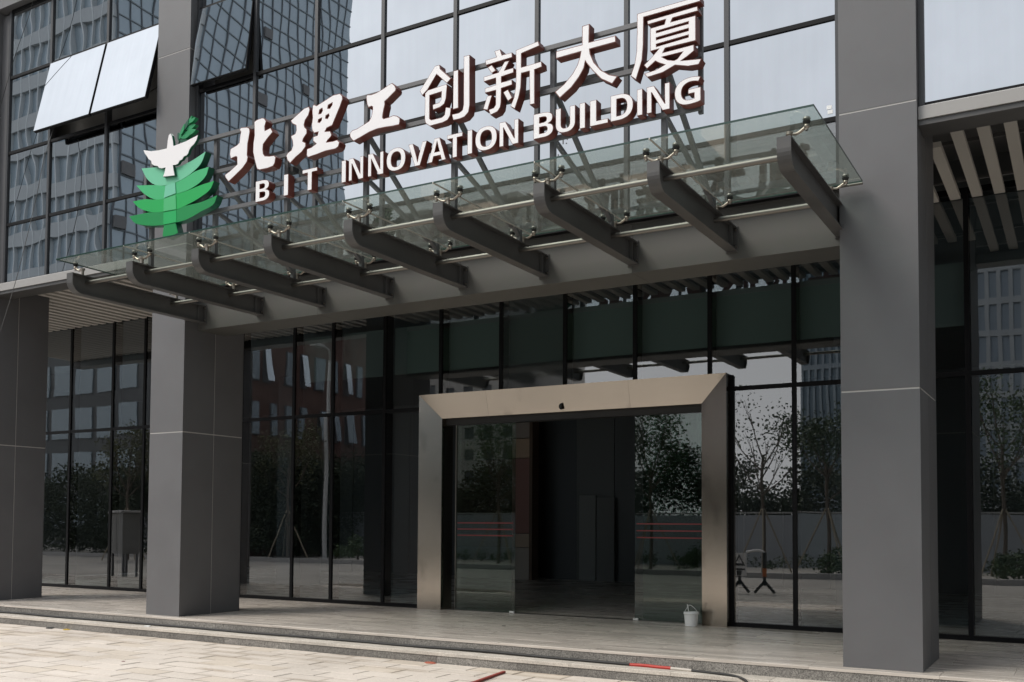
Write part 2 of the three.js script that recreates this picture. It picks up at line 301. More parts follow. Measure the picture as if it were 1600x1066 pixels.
// slatted ceiling of the recess, running back to the storefront, with a dark void above
{ const s = group('slatted_ceiling', B);
  for (let x = -22.4; x < 3.5; x += 0.25) {
    const front = x > -11.6 && x < -2.1 ? -11.01 : -10.63;
    if ((x > -17.35 && x < -16.5) || (x > -12.35 && x < -11.55) || (x > -2.15 && x < -1.3)) { mesh('slat', bx(x, x + 0.118, 5.80, 5.86, ZG + 0.03, -11.405), M.slat, s); continue; }
    const yl = front < -11 ? 5.64 : 5.80; mesh('slat', bx(x, x + 0.118, yl, yl + 0.055, ZG + 0.03, front), M.slat, s);
  }
  mesh('carrier_rail', merge([bx(-22.4, 3.5, 5.862, 5.9, -12.9, -12.86), bx(-22.4, 3.5, 5.862, 5.9, -11.6, -11.56)]), M.steel, s);
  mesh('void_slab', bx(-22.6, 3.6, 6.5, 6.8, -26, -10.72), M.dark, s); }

// ground-floor storefront
{
  const sf = group('storefront', B), top = 5.86, tr = 3.6;
  const lower = [-22.4, -21.1, -19.9, -18.65, -17.30, -16.33, -15.0, -13.65, -12.34, -11.43, -10.29, -9.43, -4.24, -3.37, -2.3, -1.23, -0.05, 1.15, 2.35, 3.55];
  const bars = (x, y0, y1) => mesh('mullion', bx(x - 0.03, x + 0.03, y0, y1, ZG - 0.19, ZG + 0.02), M.frame, sf);
  for (const x of lower) { if (x === -9.43 || x === -4.24) { bars(x, P, 3.79); continue; } bars(x, P, top); }
  for (const x of [-9.14, -7.985, -6.845, -5.69, -4.55]) bars(x, 3.82, top);
  for (const [a, b] of [[-22.4, -9.46], [-4.21, 3.55]]) {
    mesh('sill_rail', bx(a, b, P, P + 0.06, ZG - 0.1, ZG + 0.025), M.frame, sf);
    mesh('transom', bx(a, b, tr - 0.03, tr + 0.03, ZG - 0.12, ZG + 0.017), M.frame, sf);
  }
  mesh('head_rail', bx(-22.4, 3.55, top, top + 0.08, ZG - 0.19, ZG + 0.02), M.frame, sf);
  for (let i = 0; i < lower.length - 1; i++) {
    const a = lower[i] + 0.02, b = lower[i + 1] - 0.02; if (lower[i] === -9.43) continue;
    mesh('pane', wavy(a, b, P + 0.05, tr - 0.02, ZG, 0.45), M.clear, sf);
    if (lower[i] === -10.29 || lower[i] === -4.24) continue;
    mesh('pane', wavy(a, b, tr + 0.02, top, ZG, 0.45), M.clear, sf);
  }
  const up = [-10.29, -9.14, -7.985, -6.845, -5.69, -4.55, -3.37];
  for (let i = 0; i < up.length - 1; i++) mesh('pane', wavy(up[i] + 0.02, up[i + 1] - 0.02, (i === 0 || i === 5) ? tr + 0.02 : 3.8, top, ZG, 0.45), i === 2 ? M.film : M.clear, sf);
  const sp = [-16.33, -15.0, -13.65, -12.34, -11.43, -10.29, -9.14, -7.985, -6.845, -5.69, -4.55, -3.37, -2.3, -1.23], spm = std([0.155, 0.18, 0.163], 0.75);
  for (let i = 3; i < sp.length - 1; i++) mesh('spandrel_panel', bx(sp[i] + 0.035, sp[i + 1] - 0.035, 4.25, 5.06, -13.66, -13.62), spm, sf);
  mesh('threshold_plate', bx(-9.05, -4.64, P, P + 0.006, -13.55, -13.4), M.stainless, sf);
}
// bronze steel portal round the automatic door
{
  const d = group('door_portal', B), X0 = -9.43, X1 = -4.25, x0 = -9.04, x1 = -4.64, Y1 = 3.80, y1 = 3.405, zf = -13.2, zb = -13.62, sp = 0.1;
  const prism = (q) => { // front face polygon (list of [x,y,z]) extruded straight back to zb
    const v = [], n = q.length; const tri = (a, b, c) => v.push(...a, ...b, ...c); const bk = (p) => [p[0], p[1], zb];
    for (let i = 1; i < n - 1; i++) tri(q[0], q[i], q[i + 1]);
    for (let i = 0; i < n; i++) { const a = q[i], b = q[(i + 1) % n]; tri(a, bk(a), bk(b)); tri(a, bk(b), b); }
    const g = new THREE.BufferGeometry(); g.setAttribute('position', new THREE.Float32BufferAttribute(v, 3)); g.computeVertexNormals(); return metricUV(g, rr(0, 3), rr(0, 3)); };
  const e = 0.002, zi = zf - sp;                    // the face slopes back slightly towards the opening
  mesh('jamb', prism([[X0, P, zf], [x0, P, zi], [x0, y1 - e, zi], [X0, Y1 - e, zf]]), M.bronze, d);
  mesh('jamb', prism([[x1, P, zi], [X1, P, zf], [X1, Y1 - e, zf], [x1, y1 - e, zi]]), M.bronze, d);
  const cut = [x0, -8.15, -5.72, x1], slopeX = (x) => x;
  for (let k = 0; k < 3; k++) {
    const a = cut[k] + (k ? 0.001 : 0), b = cut[k + 1] - (k < 2 ? 0.001 : 0), A = k === 0 ? X0 : a, Bx = k === 2 ? X1 : b;
    mesh('header', prism([[a, y1, zi], [b, y1, zi], [Bx, Y1, zf], [A, Y1, zf]]), M.bronze, d);
  }
  const s = new THREE.CylinderGeometry(0.05, 0.036, 0.05, 20, 1, false, 0, Math.PI); s.rotateX(Math.PI / 2); s.rotateZ(Math.PI);
  s.translate(-6.82, 3.48, zi + 0.035); mesh('motion_sensor', s, M.rubber, d);
  mesh('door_track', bx(x0 + 0.002, x1 - 0.002, y1 - 0.10, y1 - 0.002, -13.6, -13.42), M.rubber, d);
  const pane = (nm, a, b, z) => mesh(nm, bx(a, b, P + 0.012, y1 - 0.1, z - 0.006, z + 0.006), M.door, d);
  const leaves = [[-8.86, -7.75, -13.47], [-5.72, -4.66, -13.47], [-8.92, -7.86, -13.55], [-5.62, -4.66, -13.55]];
  const red = std([0.17, 0.018, 0.016], 0.5);
  leaves.forEach(([a, b, z], k) => { pane(k < 2 ? 'sliding_leaf' : 'fixed_leaf', a, b, z); if (k < 2) for (const y of [1.71, 1.61, 1.51]) mesh('warning_stripe', bx(a + 0.03, b - 0.03, y - 0.009, y + 0.009, z + 0.0075, z + 0.0085), red, d); });
  for (const x of [-7.78, -5.69]) mesh('floor_guide', bx(x - 0.04, x + 0.04, P + 0.004, P + 0.035, -13.455, -13.42), std([0.7, 0.69, 0.66], 0.4), d);
  mesh('handle_rail', bar([-8.86, P + 0.02, -13.45], [-8.86, y1 - 0.1, -13.45], 0.008), M.stainless, d);
}
// lobby behind the glass
{
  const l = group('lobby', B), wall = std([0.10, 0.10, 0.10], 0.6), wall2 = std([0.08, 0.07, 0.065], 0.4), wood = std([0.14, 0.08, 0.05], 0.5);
  for (let x = -22.4; x < 3.4; x += 1.2) for (let k = 0; k < 8; k++) mesh('floor_tile', slab(x + 0.001, x + 1.199, P - 0.03, P, -13.46 - (k + 1) * 1.2, -13.461 - k * 1.2 - 0.001, 0.0015), M.platform, l);
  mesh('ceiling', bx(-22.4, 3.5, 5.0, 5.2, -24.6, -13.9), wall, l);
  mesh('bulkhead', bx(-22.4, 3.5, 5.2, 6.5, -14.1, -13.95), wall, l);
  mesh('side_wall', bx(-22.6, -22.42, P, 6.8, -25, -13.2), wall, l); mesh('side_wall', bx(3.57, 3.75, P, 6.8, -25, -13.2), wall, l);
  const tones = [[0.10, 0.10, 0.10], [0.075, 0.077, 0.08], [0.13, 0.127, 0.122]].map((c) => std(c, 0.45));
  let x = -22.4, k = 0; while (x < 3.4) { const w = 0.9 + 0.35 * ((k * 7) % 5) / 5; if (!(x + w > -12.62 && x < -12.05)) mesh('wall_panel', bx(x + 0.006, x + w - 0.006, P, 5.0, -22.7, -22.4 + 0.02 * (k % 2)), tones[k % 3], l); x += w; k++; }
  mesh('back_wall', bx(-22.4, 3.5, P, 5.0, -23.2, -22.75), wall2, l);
  const woodPanels = [[P, 1.1, [0.5, 0.42, 0.36]], [1.11, 1.45, [0.52, 0.38, 0.28]], [1.46, 3.35, [0.36, 0.17, 0.14]], [3.36, 3.85, [0.56, 0.38, 0.26]], [3.86, 5.0, [0.45, 0.36, 0.31]]];
  for (const [a, b, c] of woodPanels) mesh('wood_panel', bx(-14.2, -12.02, a + 0.003, b - 0.003, -21.9, -21.6), std(c, 0.5), l);
  mesh('corner_trim', bx(-12.015, -11.93, P, 5.0, -21.9, -21.57), wood, l);
  for (const [a, b, h, c] of [[-10.95, -10.5, 2.42, 0.26], [-10.47, -10.0, 2.36, 0.2]]) mesh('leaning_board', bx(a, b, P, h, -22.3, -22.24), std([c, c * 0.98, c * 0.94], 0.6), l);
  for (const px of [-15.5, -3.2]) mesh('lobby_column', bx(px - 0.35, px + 0.35, P, 5.0, -17.4, -16.7), tones[1], l);
}

// outlines of the sign's characters and of the emblem, in metres in the plane of the sign
const GLYPH = {"north":[[[[-8.595,6.343],[-8.57,6.37],[-8.47,6.355],[-8.435,6.337],[-8.422,6.296],[-8.438,6.221],[-8.454,6.155],[-8.46,6.019],[-8.448,5.991],[-8.46,5.941],[-8.529,5.876],[-8.644,5.81],[-8.761,5.748],[-8.81,5.804],[-8.826,5.846],[-8.752,5.872],[-8.624,5.936],[-8.628,6.024],[-8.656,6.033],[-8.732,6.021],[-8.748,6.081],[-8.738,6.144],[-8.63,6.171],[-8.595,6.191],[-8.585,6.258],[-8.572,6.316]]],[[[-8.358,6.395],[-8.315,6.412],[-8.23,6.418],[-8.195,6.404],[-8.166,6.364],[-8.188,6.309],[-8.183,6.257],[-8.096,6.272],[-8.058,6.215],[-8.133,6.162],[-8.206,6.099],[-8.212,6.041],[-8.203,5.988],[-8.18,5.958],[-8.106,5.941],[-8.033,5.936],[-8.007,5.91],[-8.02,5.844],[-8.047,5.811],[-8.126,5.8],[-8.262,5.803],[-8.302,5.823],[-8.339,5.928],[-8.37,6.036],[-8.367,6.139],[-8.351,6.23]]]],"reason":[[[[-7.79,6.292],[-7.702,6.337],[-7.586,6.394],[-7.511,6.401],[-7.498,6.358],[-7.52,6.3],[-7.566,6.255],[-7.582,6.205],[-7.573,6.176],[-7.541,6.147],[-7.539,6.097],[-7.591,6.045],[-7.6,6.019],[-7.555,5.993],[-7.554,5.948],[-7.611,5.896],[-7.704,5.85],[-7.786,5.797],[-7.828,5.837],[-7.849,5.895],[-7.824,5.926],[-7.771,5.948],[-7.748,5.994],[-7.755,6.049],[-7.78,6.099],[-7.774,6.116],[-7.716,6.127],[-7.699,6.165],[-7.706,6.22],[-7.759,6.249]]],[[[-7.459,6.403],[-7.436,6.408],[-7.401,6.387],[-7.276,6.423],[-7.164,6.456],[-7.064,6.454],[-7.03,6.418],[-7.024,6.382],[-7.061,6.302],[-7.115,6.208],[-7.169,6.113],[-7.248,6.098],[-7.27,6.067],[-7.197,6.057],[-7.173,6.008],[-7.19,5.985],[-7.234,5.958],[-7.245,5.941],[-7.155,5.934],[-7.094,5.938],[-7.06,5.903],[-7.076,5.857],[-7.114,5.838],[-7.266,5.84],[-7.414,5.823],[-7.523,5.815],[-7.541,5.847],[-7.536,5.918],[-7.473,5.924],[-7.404,5.951],[-7.449,5.99],[-7.446,6.039],[-7.383,6.045],[-7.373,6.078],[-7.436,6.077],[-7.463,6.118],[-7.471,6.182],[-7.458,6.26],[-7.467,6.325]],[[-7.365,6.286],[-7.354,6.328],[-7.32,6.337],[-7.314,6.311],[-7.336,6.284]],[[-7.238,6.323],[-7.23,6.355],[-7.174,6.368],[-7.176,6.348],[-7.207,6.315]],[[-7.375,6.194],[-7.369,6.22],[-7.324,6.228],[-7.329,6.203],[-7.352,6.185]],[[-7.267,6.217],[-7.26,6.242],[-7.223,6.252],[-7.217,6.233],[-7.239,6.206]]]],"work":[[[[-6.698,6.337],[-6.677,6.356],[-6.627,6.345],[-6.549,6.352],[-6.461,6.377],[-6.394,6.401],[-6.346,6.412],[-6.307,6.374],[-6.29,6.339],[-6.297,6.313],[-6.363,6.273],[-6.411,6.243],[-6.44,6.23],[-6.437,6.194],[-6.453,6.142],[-6.462,6.097],[-6.467,6.062],[-6.455,6.046],[-6.389,6.046],[-6.322,6.054],[-6.274,6.038],[-6.236,6.007],[-6.235,5.972],[-6.244,5.935],[-6.33,5.936],[-6.426,5.944],[-6.543,5.947],[-6.641,5.935],[-6.759,5.902],[-6.864,5.875],[-6.899,5.91],[-6.917,5.941],[-6.916,5.977],[-6.881,6.002],[-6.821,6.006],[-6.731,6.033],[-6.652,6.06],[-6.623,6.098],[-6.609,6.151],[-6.605,6.202],[-6.625,6.214],[-6.664,6.206],[-6.685,6.254]]]],"create":[[[[-5.79,6.467],[-5.731,6.466],[-5.723,6.423],[-5.586,6.289],[-5.639,6.249],[-5.769,6.373],[-5.88,6.237],[-5.949,6.186],[-5.981,6.243]]],[[[-5.875,6.23],[-5.64,6.243],[-5.635,6.219],[-5.647,6.094],[-5.669,6.039],[-5.719,6.015],[-5.811,6.004],[-5.816,6.061],[-5.735,6.068],[-5.71,6.09],[-5.705,6.175],[-5.853,6.168],[-5.851,5.922],[-5.83,5.903],[-5.697,5.904],[-5.665,5.923],[-5.65,6.002],[-5.583,5.98],[-5.592,5.904],[-5.626,5.86],[-5.687,5.846],[-5.85,5.841],[-5.902,5.881],[-5.915,5.927],[-5.914,6.203]]],[[[-5.559,6.36],[-5.497,6.362],[-5.493,5.959],[-5.562,5.957]]],[[[-5.433,6.487],[-5.36,6.483],[-5.355,5.964],[-5.369,5.891],[-5.418,5.851],[-5.477,5.842],[-5.556,5.844],[-5.575,5.909],[-5.487,5.907],[-5.443,5.928],[-5.431,5.98]]]],"new":[[[[-5.171,6.383],[-5.042,6.386],[-5.066,6.451],[-4.998,6.455],[-4.976,6.39],[-4.861,6.39],[-4.856,6.339],[-5.166,6.329]]],[[[-5.146,6.303],[-5.094,6.317],[-5.044,6.248],[-5.096,6.231]]],[[[-5.191,6.215],[-5.017,6.223],[-4.945,6.317],[-4.889,6.314],[-4.944,6.228],[-4.841,6.231],[-4.841,6.18],[-4.981,6.17],[-4.981,6.114],[-4.859,6.113],[-4.856,6.06],[-4.981,6.052],[-4.984,5.909],[-4.993,5.861],[-5.026,5.823],[-5.107,5.806],[-5.131,5.865],[-5.069,5.873],[-5.048,5.898],[-5.047,6.046],[-5.174,6.045],[-5.176,6.095],[-5.047,6.102],[-5.048,6.171],[-5.188,6.165]]],[[[-5.147,6.011],[-5.089,6.007],[-5.141,5.863],[-5.195,5.883]]],[[[-4.961,6.007],[-4.905,6.025],[-4.853,5.93],[-4.904,5.904]]],[[[-4.817,6.401],[-4.563,6.432],[-4.549,6.382],[-4.752,6.353],[-4.752,6.214],[-4.526,6.221],[-4.521,6.165],[-4.602,6.155],[-4.6,5.815],[-4.655,5.814],[-4.661,6.153],[-4.751,6.153],[-4.757,6.015],[-4.779,5.922],[-4.825,5.81],[-4.876,5.845],[-4.835,5.926],[-4.817,6.029],[-4.813,6.142]]]],"great":[[[[-4.087,6.461],[-4.007,6.464],[-4.011,6.287],[-3.736,6.284],[-3.732,6.219],[-4.004,6.216],[-3.997,6.169],[-3.958,6.079],[-3.887,5.99],[-3.8,5.925],[-3.714,5.89],[-3.77,5.826],[-3.887,5.901],[-3.975,6.002],[-4.033,6.08],[-4.05,6.109],[-4.064,6.046],[-4.117,5.969],[-4.197,5.888],[-4.324,5.81],[-4.379,5.883],[-4.279,5.939],[-4.189,6.018],[-4.135,6.096],[-4.108,6.171],[-4.1,6.214],[-4.367,6.209],[-4.367,6.282],[-4.087,6.281]]]],"mansion":[[[[-3.52,6.433],[-2.911,6.442],[-2.908,6.391],[-3.453,6.385],[-3.457,6.12],[-3.469,5.986],[-3.529,5.813],[-3.584,5.86],[-3.546,5.958],[-3.525,6.076],[-3.52,6.258]]],[[[-3.421,6.342],[-2.936,6.354],[-2.928,6.309],[-3.171,6.305],[-3.186,6.274],[-2.951,6.274],[-2.951,6.042],[-3.243,6.042],[-3.265,6.007],[-2.969,6.011],[-2.967,5.953],[-3.026,5.919],[-3.092,5.891],[-3.019,5.882],[-2.897,5.865],[-2.924,5.817],[-3.026,5.824],[-3.149,5.862],[-3.266,5.822],[-3.417,5.81],[-3.45,5.852],[-3.329,5.863],[-3.247,5.89],[-3.298,5.916],[-3.339,5.944],[-3.421,5.891],[-3.453,5.933],[-3.385,5.981],[-3.306,6.05],[-3.389,6.047],[-3.389,6.264],[-3.251,6.268],[-3.239,6.309],[-3.413,6.304]],[[-3.328,6.222],[-3.022,6.232],[-3.022,6.215],[-3.328,6.207]],[[-3.328,6.161],[-3.022,6.171],[-3.022,6.15],[-3.328,6.142]],[[-3.328,6.1],[-3.022,6.11],[-3.022,6.091],[-3.328,6.078]],[[-3.274,5.968],[-3.076,5.968],[-3.126,5.917],[-3.157,5.909],[-3.219,5.929]]]]};
const TREE = {"dove":[[-10.236,6.4],[-10.09,6.361],[-9.944,6.346],[-9.805,6.343],[-9.794,6.431],[-9.777,6.498],[-9.746,6.522],[-9.715,6.486],[-9.693,6.412],[-9.682,6.35],[-9.472,6.366],[-9.253,6.404],[-9.278,6.341],[-9.318,6.299],[-9.366,6.275],[-9.4,6.244],[-9.417,6.203],[-9.449,6.181],[-9.495,6.176],[-9.522,6.145],[-9.568,6.137],[-9.595,6.105],[-9.642,6.097],[-9.684,6.104],[-9.669,6.042],[-9.648,5.969],[-9.866,5.99],[-9.839,6.042],[-9.822,6.099],[-9.884,6.097],[-9.937,6.113],[-9.967,6.142],[-10.03,6.16],[-10.075,6.188],[-10.091,6.231],[-10.136,6.26],[-10.167,6.303],[-10.207,6.344]],"tier1":[[-10.311,6.189],[-9.938,6.14],[-9.651,6.089],[-9.396,6.125],[-9.159,6.192],[-9.234,6.063],[-9.369,5.981],[-9.529,5.927],[-9.669,5.901],[-9.859,5.895],[-10.053,5.933],[-10.202,6.034]],"tier2":[[-10.399,5.983],[-10.065,5.932],[-9.859,5.892],[-9.669,5.898],[-9.529,5.923],[-9.323,5.978],[-9.097,5.993],[-9.15,5.886],[-9.296,5.805],[-9.478,5.762],[-9.665,5.751],[-9.854,5.724],[-10.059,5.749],[-10.258,5.857]],"tier3":[[-10.455,5.784],[-10.219,5.776],[-10.059,5.746],[-9.853,5.721],[-9.665,5.748],[-9.478,5.758],[-9.227,5.79],[-9.003,5.803],[-9.067,5.71],[-9.268,5.629],[-9.496,5.576],[-9.659,5.552],[-9.849,5.557],[-10.115,5.595],[-10.339,5.684]],"tier4":[[-10.512,5.6],[-10.238,5.597],[-10.115,5.591],[-9.848,5.553],[-9.659,5.549],[-9.496,5.573],[-9.221,5.578],[-8.942,5.617],[-8.995,5.521],[-9.218,5.459],[-9.468,5.399],[-9.654,5.391],[-9.868,5.393],[-10.159,5.428],[-10.408,5.499]],"trunk":[[-9.867,5.39],[-9.654,5.388],[-9.604,5.255],[-9.803,5.218],[-9.887,5.255]],"band2":[[-9.847,5.886],[-9.674,5.894],[-9.66,5.759],[-9.873,5.734]],"band3":[[-9.873,5.72],[-9.66,5.742],[-9.647,5.558],[-9.873,5.564]],"band4":[[-9.872,5.55],[-9.647,5.544],[-9.636,5.395],[-9.87,5.398]],"leaves":[[[-9.665,6.423],[-9.683,6.543]],[[-9.65,6.445],[-9.606,6.578]],[[-9.616,6.488],[-9.549,6.616]],[[-9.565,6.536],[-9.485,6.669]],[[-9.502,6.59],[-9.435,6.7]],[[-9.634,6.459],[-9.463,6.467]],[[-9.592,6.492],[-9.366,6.513]],[[-9.547,6.549],[-9.374,6.581]],[[-9.479,6.61],[-9.36,6.66]],[[-9.661,6.436],[-9.484,6.388]]],"stem":[[-9.679,6.389],[-9.65,6.445],[-9.593,6.509],[-9.524,6.57],[-9.434,6.642]]};

// ------------------------------------------------------------------ glass canopy on steel brackets
const BX = []; for (let k = 0; k < 9; k++) BX.push(-11.464 + k * 1.16675);
{
  const C = tag(group('entrance_canopy'), 'clear glass canopy on nine dark steel brackets above the entrance', 'canopy');
  const yt = 4.955, yb = 4.695, zt = -8.17, ze = -10.447, R = 0.16, hw = 0.06;
  const prof = []; // bottom-front outline from the top of the tip down and back
  prof.push([zt, yt]); for (let a = 0; a <= 8; a++) { const t = a / 8 * Math.PI / 2; prof.push([zt - R + R * Math.cos(t), yb + R - R * Math.sin(t)]); } prof.push([ze, yb]);
  const flange = (() => { const v = [], th = 0.014; const n = prof.length, nor = prof.map((p, i) => { const a = prof[Math.max(0, i - 1)], b = prof[Math.min(n - 1, i + 1)]; const dz = b[0] - a[0], dy = b[1] - a[1], l = Math.hypot(dz, dy); return [dy / l, -dz / l]; });
    const inn = prof.map((p, i) => [p[0] + nor[i][0] * th, p[1] + nor[i][1] * th]);
    const q = (a, b, c, d) => v.push(...a, ...b, ...c, ...a, ...c, ...d); const pt = (x, p) => [x, p[1], p[0]];
    for (let i = 0; i < n - 1; i++) { q(pt(-hw, prof[i]), pt(-hw, prof[i + 1]), pt(hw, prof[i + 1]), pt(hw, prof[i])); q(pt(-hw, inn[i]), pt(hw, inn[i]), pt(hw, inn[i + 1]), pt(-hw, inn[i + 1]));
      for (const s of [-1, 1]) q(pt(s * hw, prof[i]), pt(s * hw, inn[i]), pt(s * hw, inn[i + 1]), pt(s * hw, prof[i + 1])); }
    q(pt(-hw, prof[0]), pt(hw, prof[0]), pt(hw, inn[0]), pt(-hw, inn[0]));
    const g = new THREE.BufferGeometry(); g.setAttribute('position', new THREE.Float32BufferAttribute(v, 3)); g.computeVertexNormals(); return metricUV(g); })();
  const web = (() => { const s = new THREE.Shape(); const p2 = prof.map(([z, y]) => [z - 0.003, y + 0.003]); s.moveTo(-p2[0][0], yt - 0.012); for (const [z, y] of p2.slice(1)) s.lineTo(-z, y); s.lineTo(-ze, yt - 0.012); s.closePath();
    const g = new THREE.ExtrudeGeometry(s, { depth: 0.012, bevelEnabled: false }); g.translate(0, 0, -0.006); g.rotateY(Math.PI / 2); return metricUV(g.toNonIndexed ? g : g); })();
  const topFl = bx(-hw, hw, yt - 0.012, yt, ze, zt - 0.016);
  const endPlate = bx(-0.07, 0.07, yb - 0.012, yt + 0.012, ze - 0.001, ze + 0.014), stiff = bx(-0.05, 0.05, yb + 0.014, yt - 0.013, ze + 0.13, ze + 0.14);
  const bolts = merge([[-0.054, yb + 0.04], [0.054, yb + 0.04], [-0.054, yt - 0.04], [0.054, yt - 0.04]].map(([x, y]) => bar([x, y, ze + 0.012], [x, y, ze + 0.03], 0.012, 6)));
  const yg = 5.13;
  const spider = (two, dir) => { // cast fitting: hub on a stem, curved arms and a disc clamp at each end
    const g = [bar([0, yt, 0], [0, yg - 0.085, 0], 0.022), bar([0, yg - 0.10, 0], [0, yg - 0.075, 0], 0.032)];
    for (const s of two ? [-1, 1] : [dir]) { g.push(tube([[0, yg - 0.088, 0], [s * 0.06, yg - 0.10, 0], [s * 0.11, yg - 0.075, 0], [s * 0.145, yg - 0.05, 0]], 0.013, 8, 8)); g.push(bar([s * 0.145, yg - 0.085, 0], [s * 0.145, yg - 0.008, 0], 0.015)); g.push(new THREE.SphereGeometry(0.025, 10, 8).translate(s * 0.145, yg - 0.05, 0)); }
    return merge(g.map((q) => { q.deleteAttribute('uv'); return q; })); };
  const disc = (s) => { const g = new THREE.CylinderGeometry(0.034, 0.026, 0.022, 16); g.translate(s * 0.145, yg - 0.0195, 0); return g; };
  const disc2 = (s) => { const g = new THREE.CylinderGeometry(0.03, 0.034, 0.014, 16); g.translate(s * 0.145, yg + 0.0165, 0); return g; };
  BX.forEach((x, k) => {
    const b = group('bracket', C); b.position.x = x;
    mesh('flange', flange, M.steel, b); mesh('web', web, M.steel, b); mesh('top_flange', topFl, M.steel, b); mesh('end_plate', endPlate, M.steel, b); mesh('stiffener', stiff, M.steel, b); mesh('bolts', bolts, M.cast, b);
    for (const z of [-8.36, -9.93]) {
      const f = group('spider_fitting', C); f.position.set(x, 0, z); const two = k > 0 && k < 8, dir = k === 0 ? -1 : 1;
      mesh('arms', spider(two, dir), M.cast, f); for (const s of two ? [-1, 1] : [dir]) { mesh('clamp_disc', disc(s), M.rubber, f); mesh('cap_disc', disc2(s), M.stainless, f); }
    }
    if (k < 8) for (const z of [-8.42, -9.84]) mesh('stay_tube', bar([x + 0.007, 4.872, z], [x + 1.16, 4.872, z], 0.027, 16), M.stainless, C);
  });
  mesh('stay_tube', bar([BX[8] + 0.05, yg - 0.03, -10.10], [-1.855, yg - 0.03, -10.10], 0.014, 10), M.stainless, C);
  const gx = [-11.62, ...BX.slice(1, 8), -1.862];
  for (let k = 0; k < 8; k++) {
    const a = gx[k] + (k ? 0.007 : 0), b = gx[k + 1] - (k < 7 ? 0.007 : 0), z0 = -10.13, z1 = -8.08, p = group('glass_panel', C);
    const s = wavy(a, b, z0, z1, 0, 0.5, 0.25); s.rotateX(Math.PI / 2); s.translate(0, yg, 0); s.deleteAttribute('normal'); s.computeVertexNormals();
    mesh('pane', s, M.canopy, p);
    for (const e of [bx(a, b, yg - 0.009, yg + 0.009, z1, z1 + 0.002), bx(a, b, yg - 0.009, yg + 0.009, z0 - 0.002, z0), ...(k === 0 ? [bx(a - 0.002, a, yg - 0.009, yg + 0.009, z0, z1)] : []), ...(k === 7 ? [bx(b, b + 0.002, yg - 0.009, yg + 0.009, z0, z1)] : [])]) mesh('glass_edge', e, M.glassEdge, p);
    if (k) mesh('sealant_joint', bx(gx[k] - 0.006, gx[k] + 0.006, yg - 0.008, yg + 0.006, z0, z1), M.joint, C);
  }
}

// ------------------------------------------------------------------ lettering on its steel frame
const S = tag(group('rooftop_sign'), 'large white letters with dark red returns on a steel frame above the canopy', 'sign');
{
  const f = group('sign_frame', S), zp = -8.50, w = 0.05;
  const posts = [2, 3, 4, 5, 6, 7].map((k) => BX[k] - 0.02);
  for (const x of posts) {
    mesh('post', bx(x - w / 2, x + w / 2, 4.957, 6.43, zp - w / 2, zp + w / 2), M.post, f);
    mesh('brace', sqBar([x, 6.0, zp - w / 2], [x, 5.06, -9.86], 0.045), M.post, f);
    mesh('brace', sqBar([x, 5.5, zp - w / 2], [x, 5.12, -9.70], 0.04), M.post, f);
    mesh('rear_stub', bx(x - w / 2, x + w / 2, 4.957, 5.17, -9.90, -9.85), M.post, f);
  }
  mesh('post', bx(-2.985, -2.945, 5.44, 6.43, zp - 0.02, zp + 0.02), M.post, f);
  mesh('post', bx(-10.32, -10.27, 4.957, 6.43, zp - w / 2, zp + w / 2), M.post, f);
  for (const y of [6.40, 5.965, 5.64, 5.48]) mesh('rail', bx(-10.35, -2.945, y - 0.022, y + 0.022, zp + 0.0255, zp + 0.062), M.post, f);
  mesh('flood_lamp', merge([bx(-5.75, -5.62, 5.60, 5.67, -8.6, -8.52), bx(-8.02, -7.9, 5.78, 5.84, -8.6, -8.5), bx(-4.6, -4.47, 5.68, 5.75, -8.6, -8.52)]), M.rubber, f);
}
const face = std([0.86, 0.84, 0.85], 0.35), ret = std([0.15, 0.036, 0.024], 0.4);
function shapeOf([outer, ...holes]) {
  const s = new THREE.Shape(outer.map((p) => new THREE.Vector2(p[0], p[1])));
  for (const h of holes) s.holes.push(new THREE.Path(h.map((p) => new THREE.Vector2(p[0], p[1]))));
  return s;
}
function inset(pts, d) {                              // outline moved by d towards its inside (d < 0: outwards)
  const n = pts.length; let A = 0; for (let i = 0; i < n; i++) { const a = pts[i], b = pts[(i + 1) % n]; A += a.x * b.y - b.x * a.y; }
  const s = A > 0 ? 1 : -1, out = [];
  for (let i = 0; i < n; i++) {
    const a = pts[(i + n - 1) % n], b = pts[i], c = pts[(i + 1) % n];
    const u = b.clone().sub(a).normalize(), v = c.clone().sub(b).normalize(), m = new THREE.Vector2(-(u.y + v.y), u.x + v.x), l = m.length(); if (l < 1e-4) { out.push(b.clone()); continue; }
    m.divideScalar(l); const k = d / Math.max(0.45, m.x * -u.y + m.y * u.x); out.push(b.clone().addScaledVector(m, s * k));
  }
  return out;
}
const clean = (l) => l.filter((p, i) => p.distanceTo(l[(i + l.length - 1) % l.length]) > 1e-4);
function insetShape(s, d) { const n = new THREE.Shape(inset(clean(s.getPoints(10)), d)); for (const h of s.holes) n.holes.push(new THREE.Path(inset(clean(h.getPoints(10)), -d))); return n; }
function letter(shapes, zf = -8.33, depth = 0.105, rim = 0.007) {
  const l = group('letter', S);
  const body = merge(shapes.map((s) => new THREE.ExtrudeGeometry(s, { depth, bevelEnabled: false, curveSegments: 10 }))); body.translate(0, 0, zf - depth);
  mesh('return', body, ret, l);
  const fc = merge(shapes.map((s) => new THREE.ExtrudeGeometry(insetShape(s, rim), { depth: 0.004, bevelEnabled: false }))); fc.translate(0, 0, zf - 0.001);
  mesh('letter_face', fc, face, l);
}
for (const k of ['north', 'reason', 'work', 'create', 'new', 'great', 'mansion']) letter(GLYPH[k].map(shapeOf), -8.33, 0.105, k === 'new' || k === 'mansion' || k === 'create' ? 0.006 : 0.008);
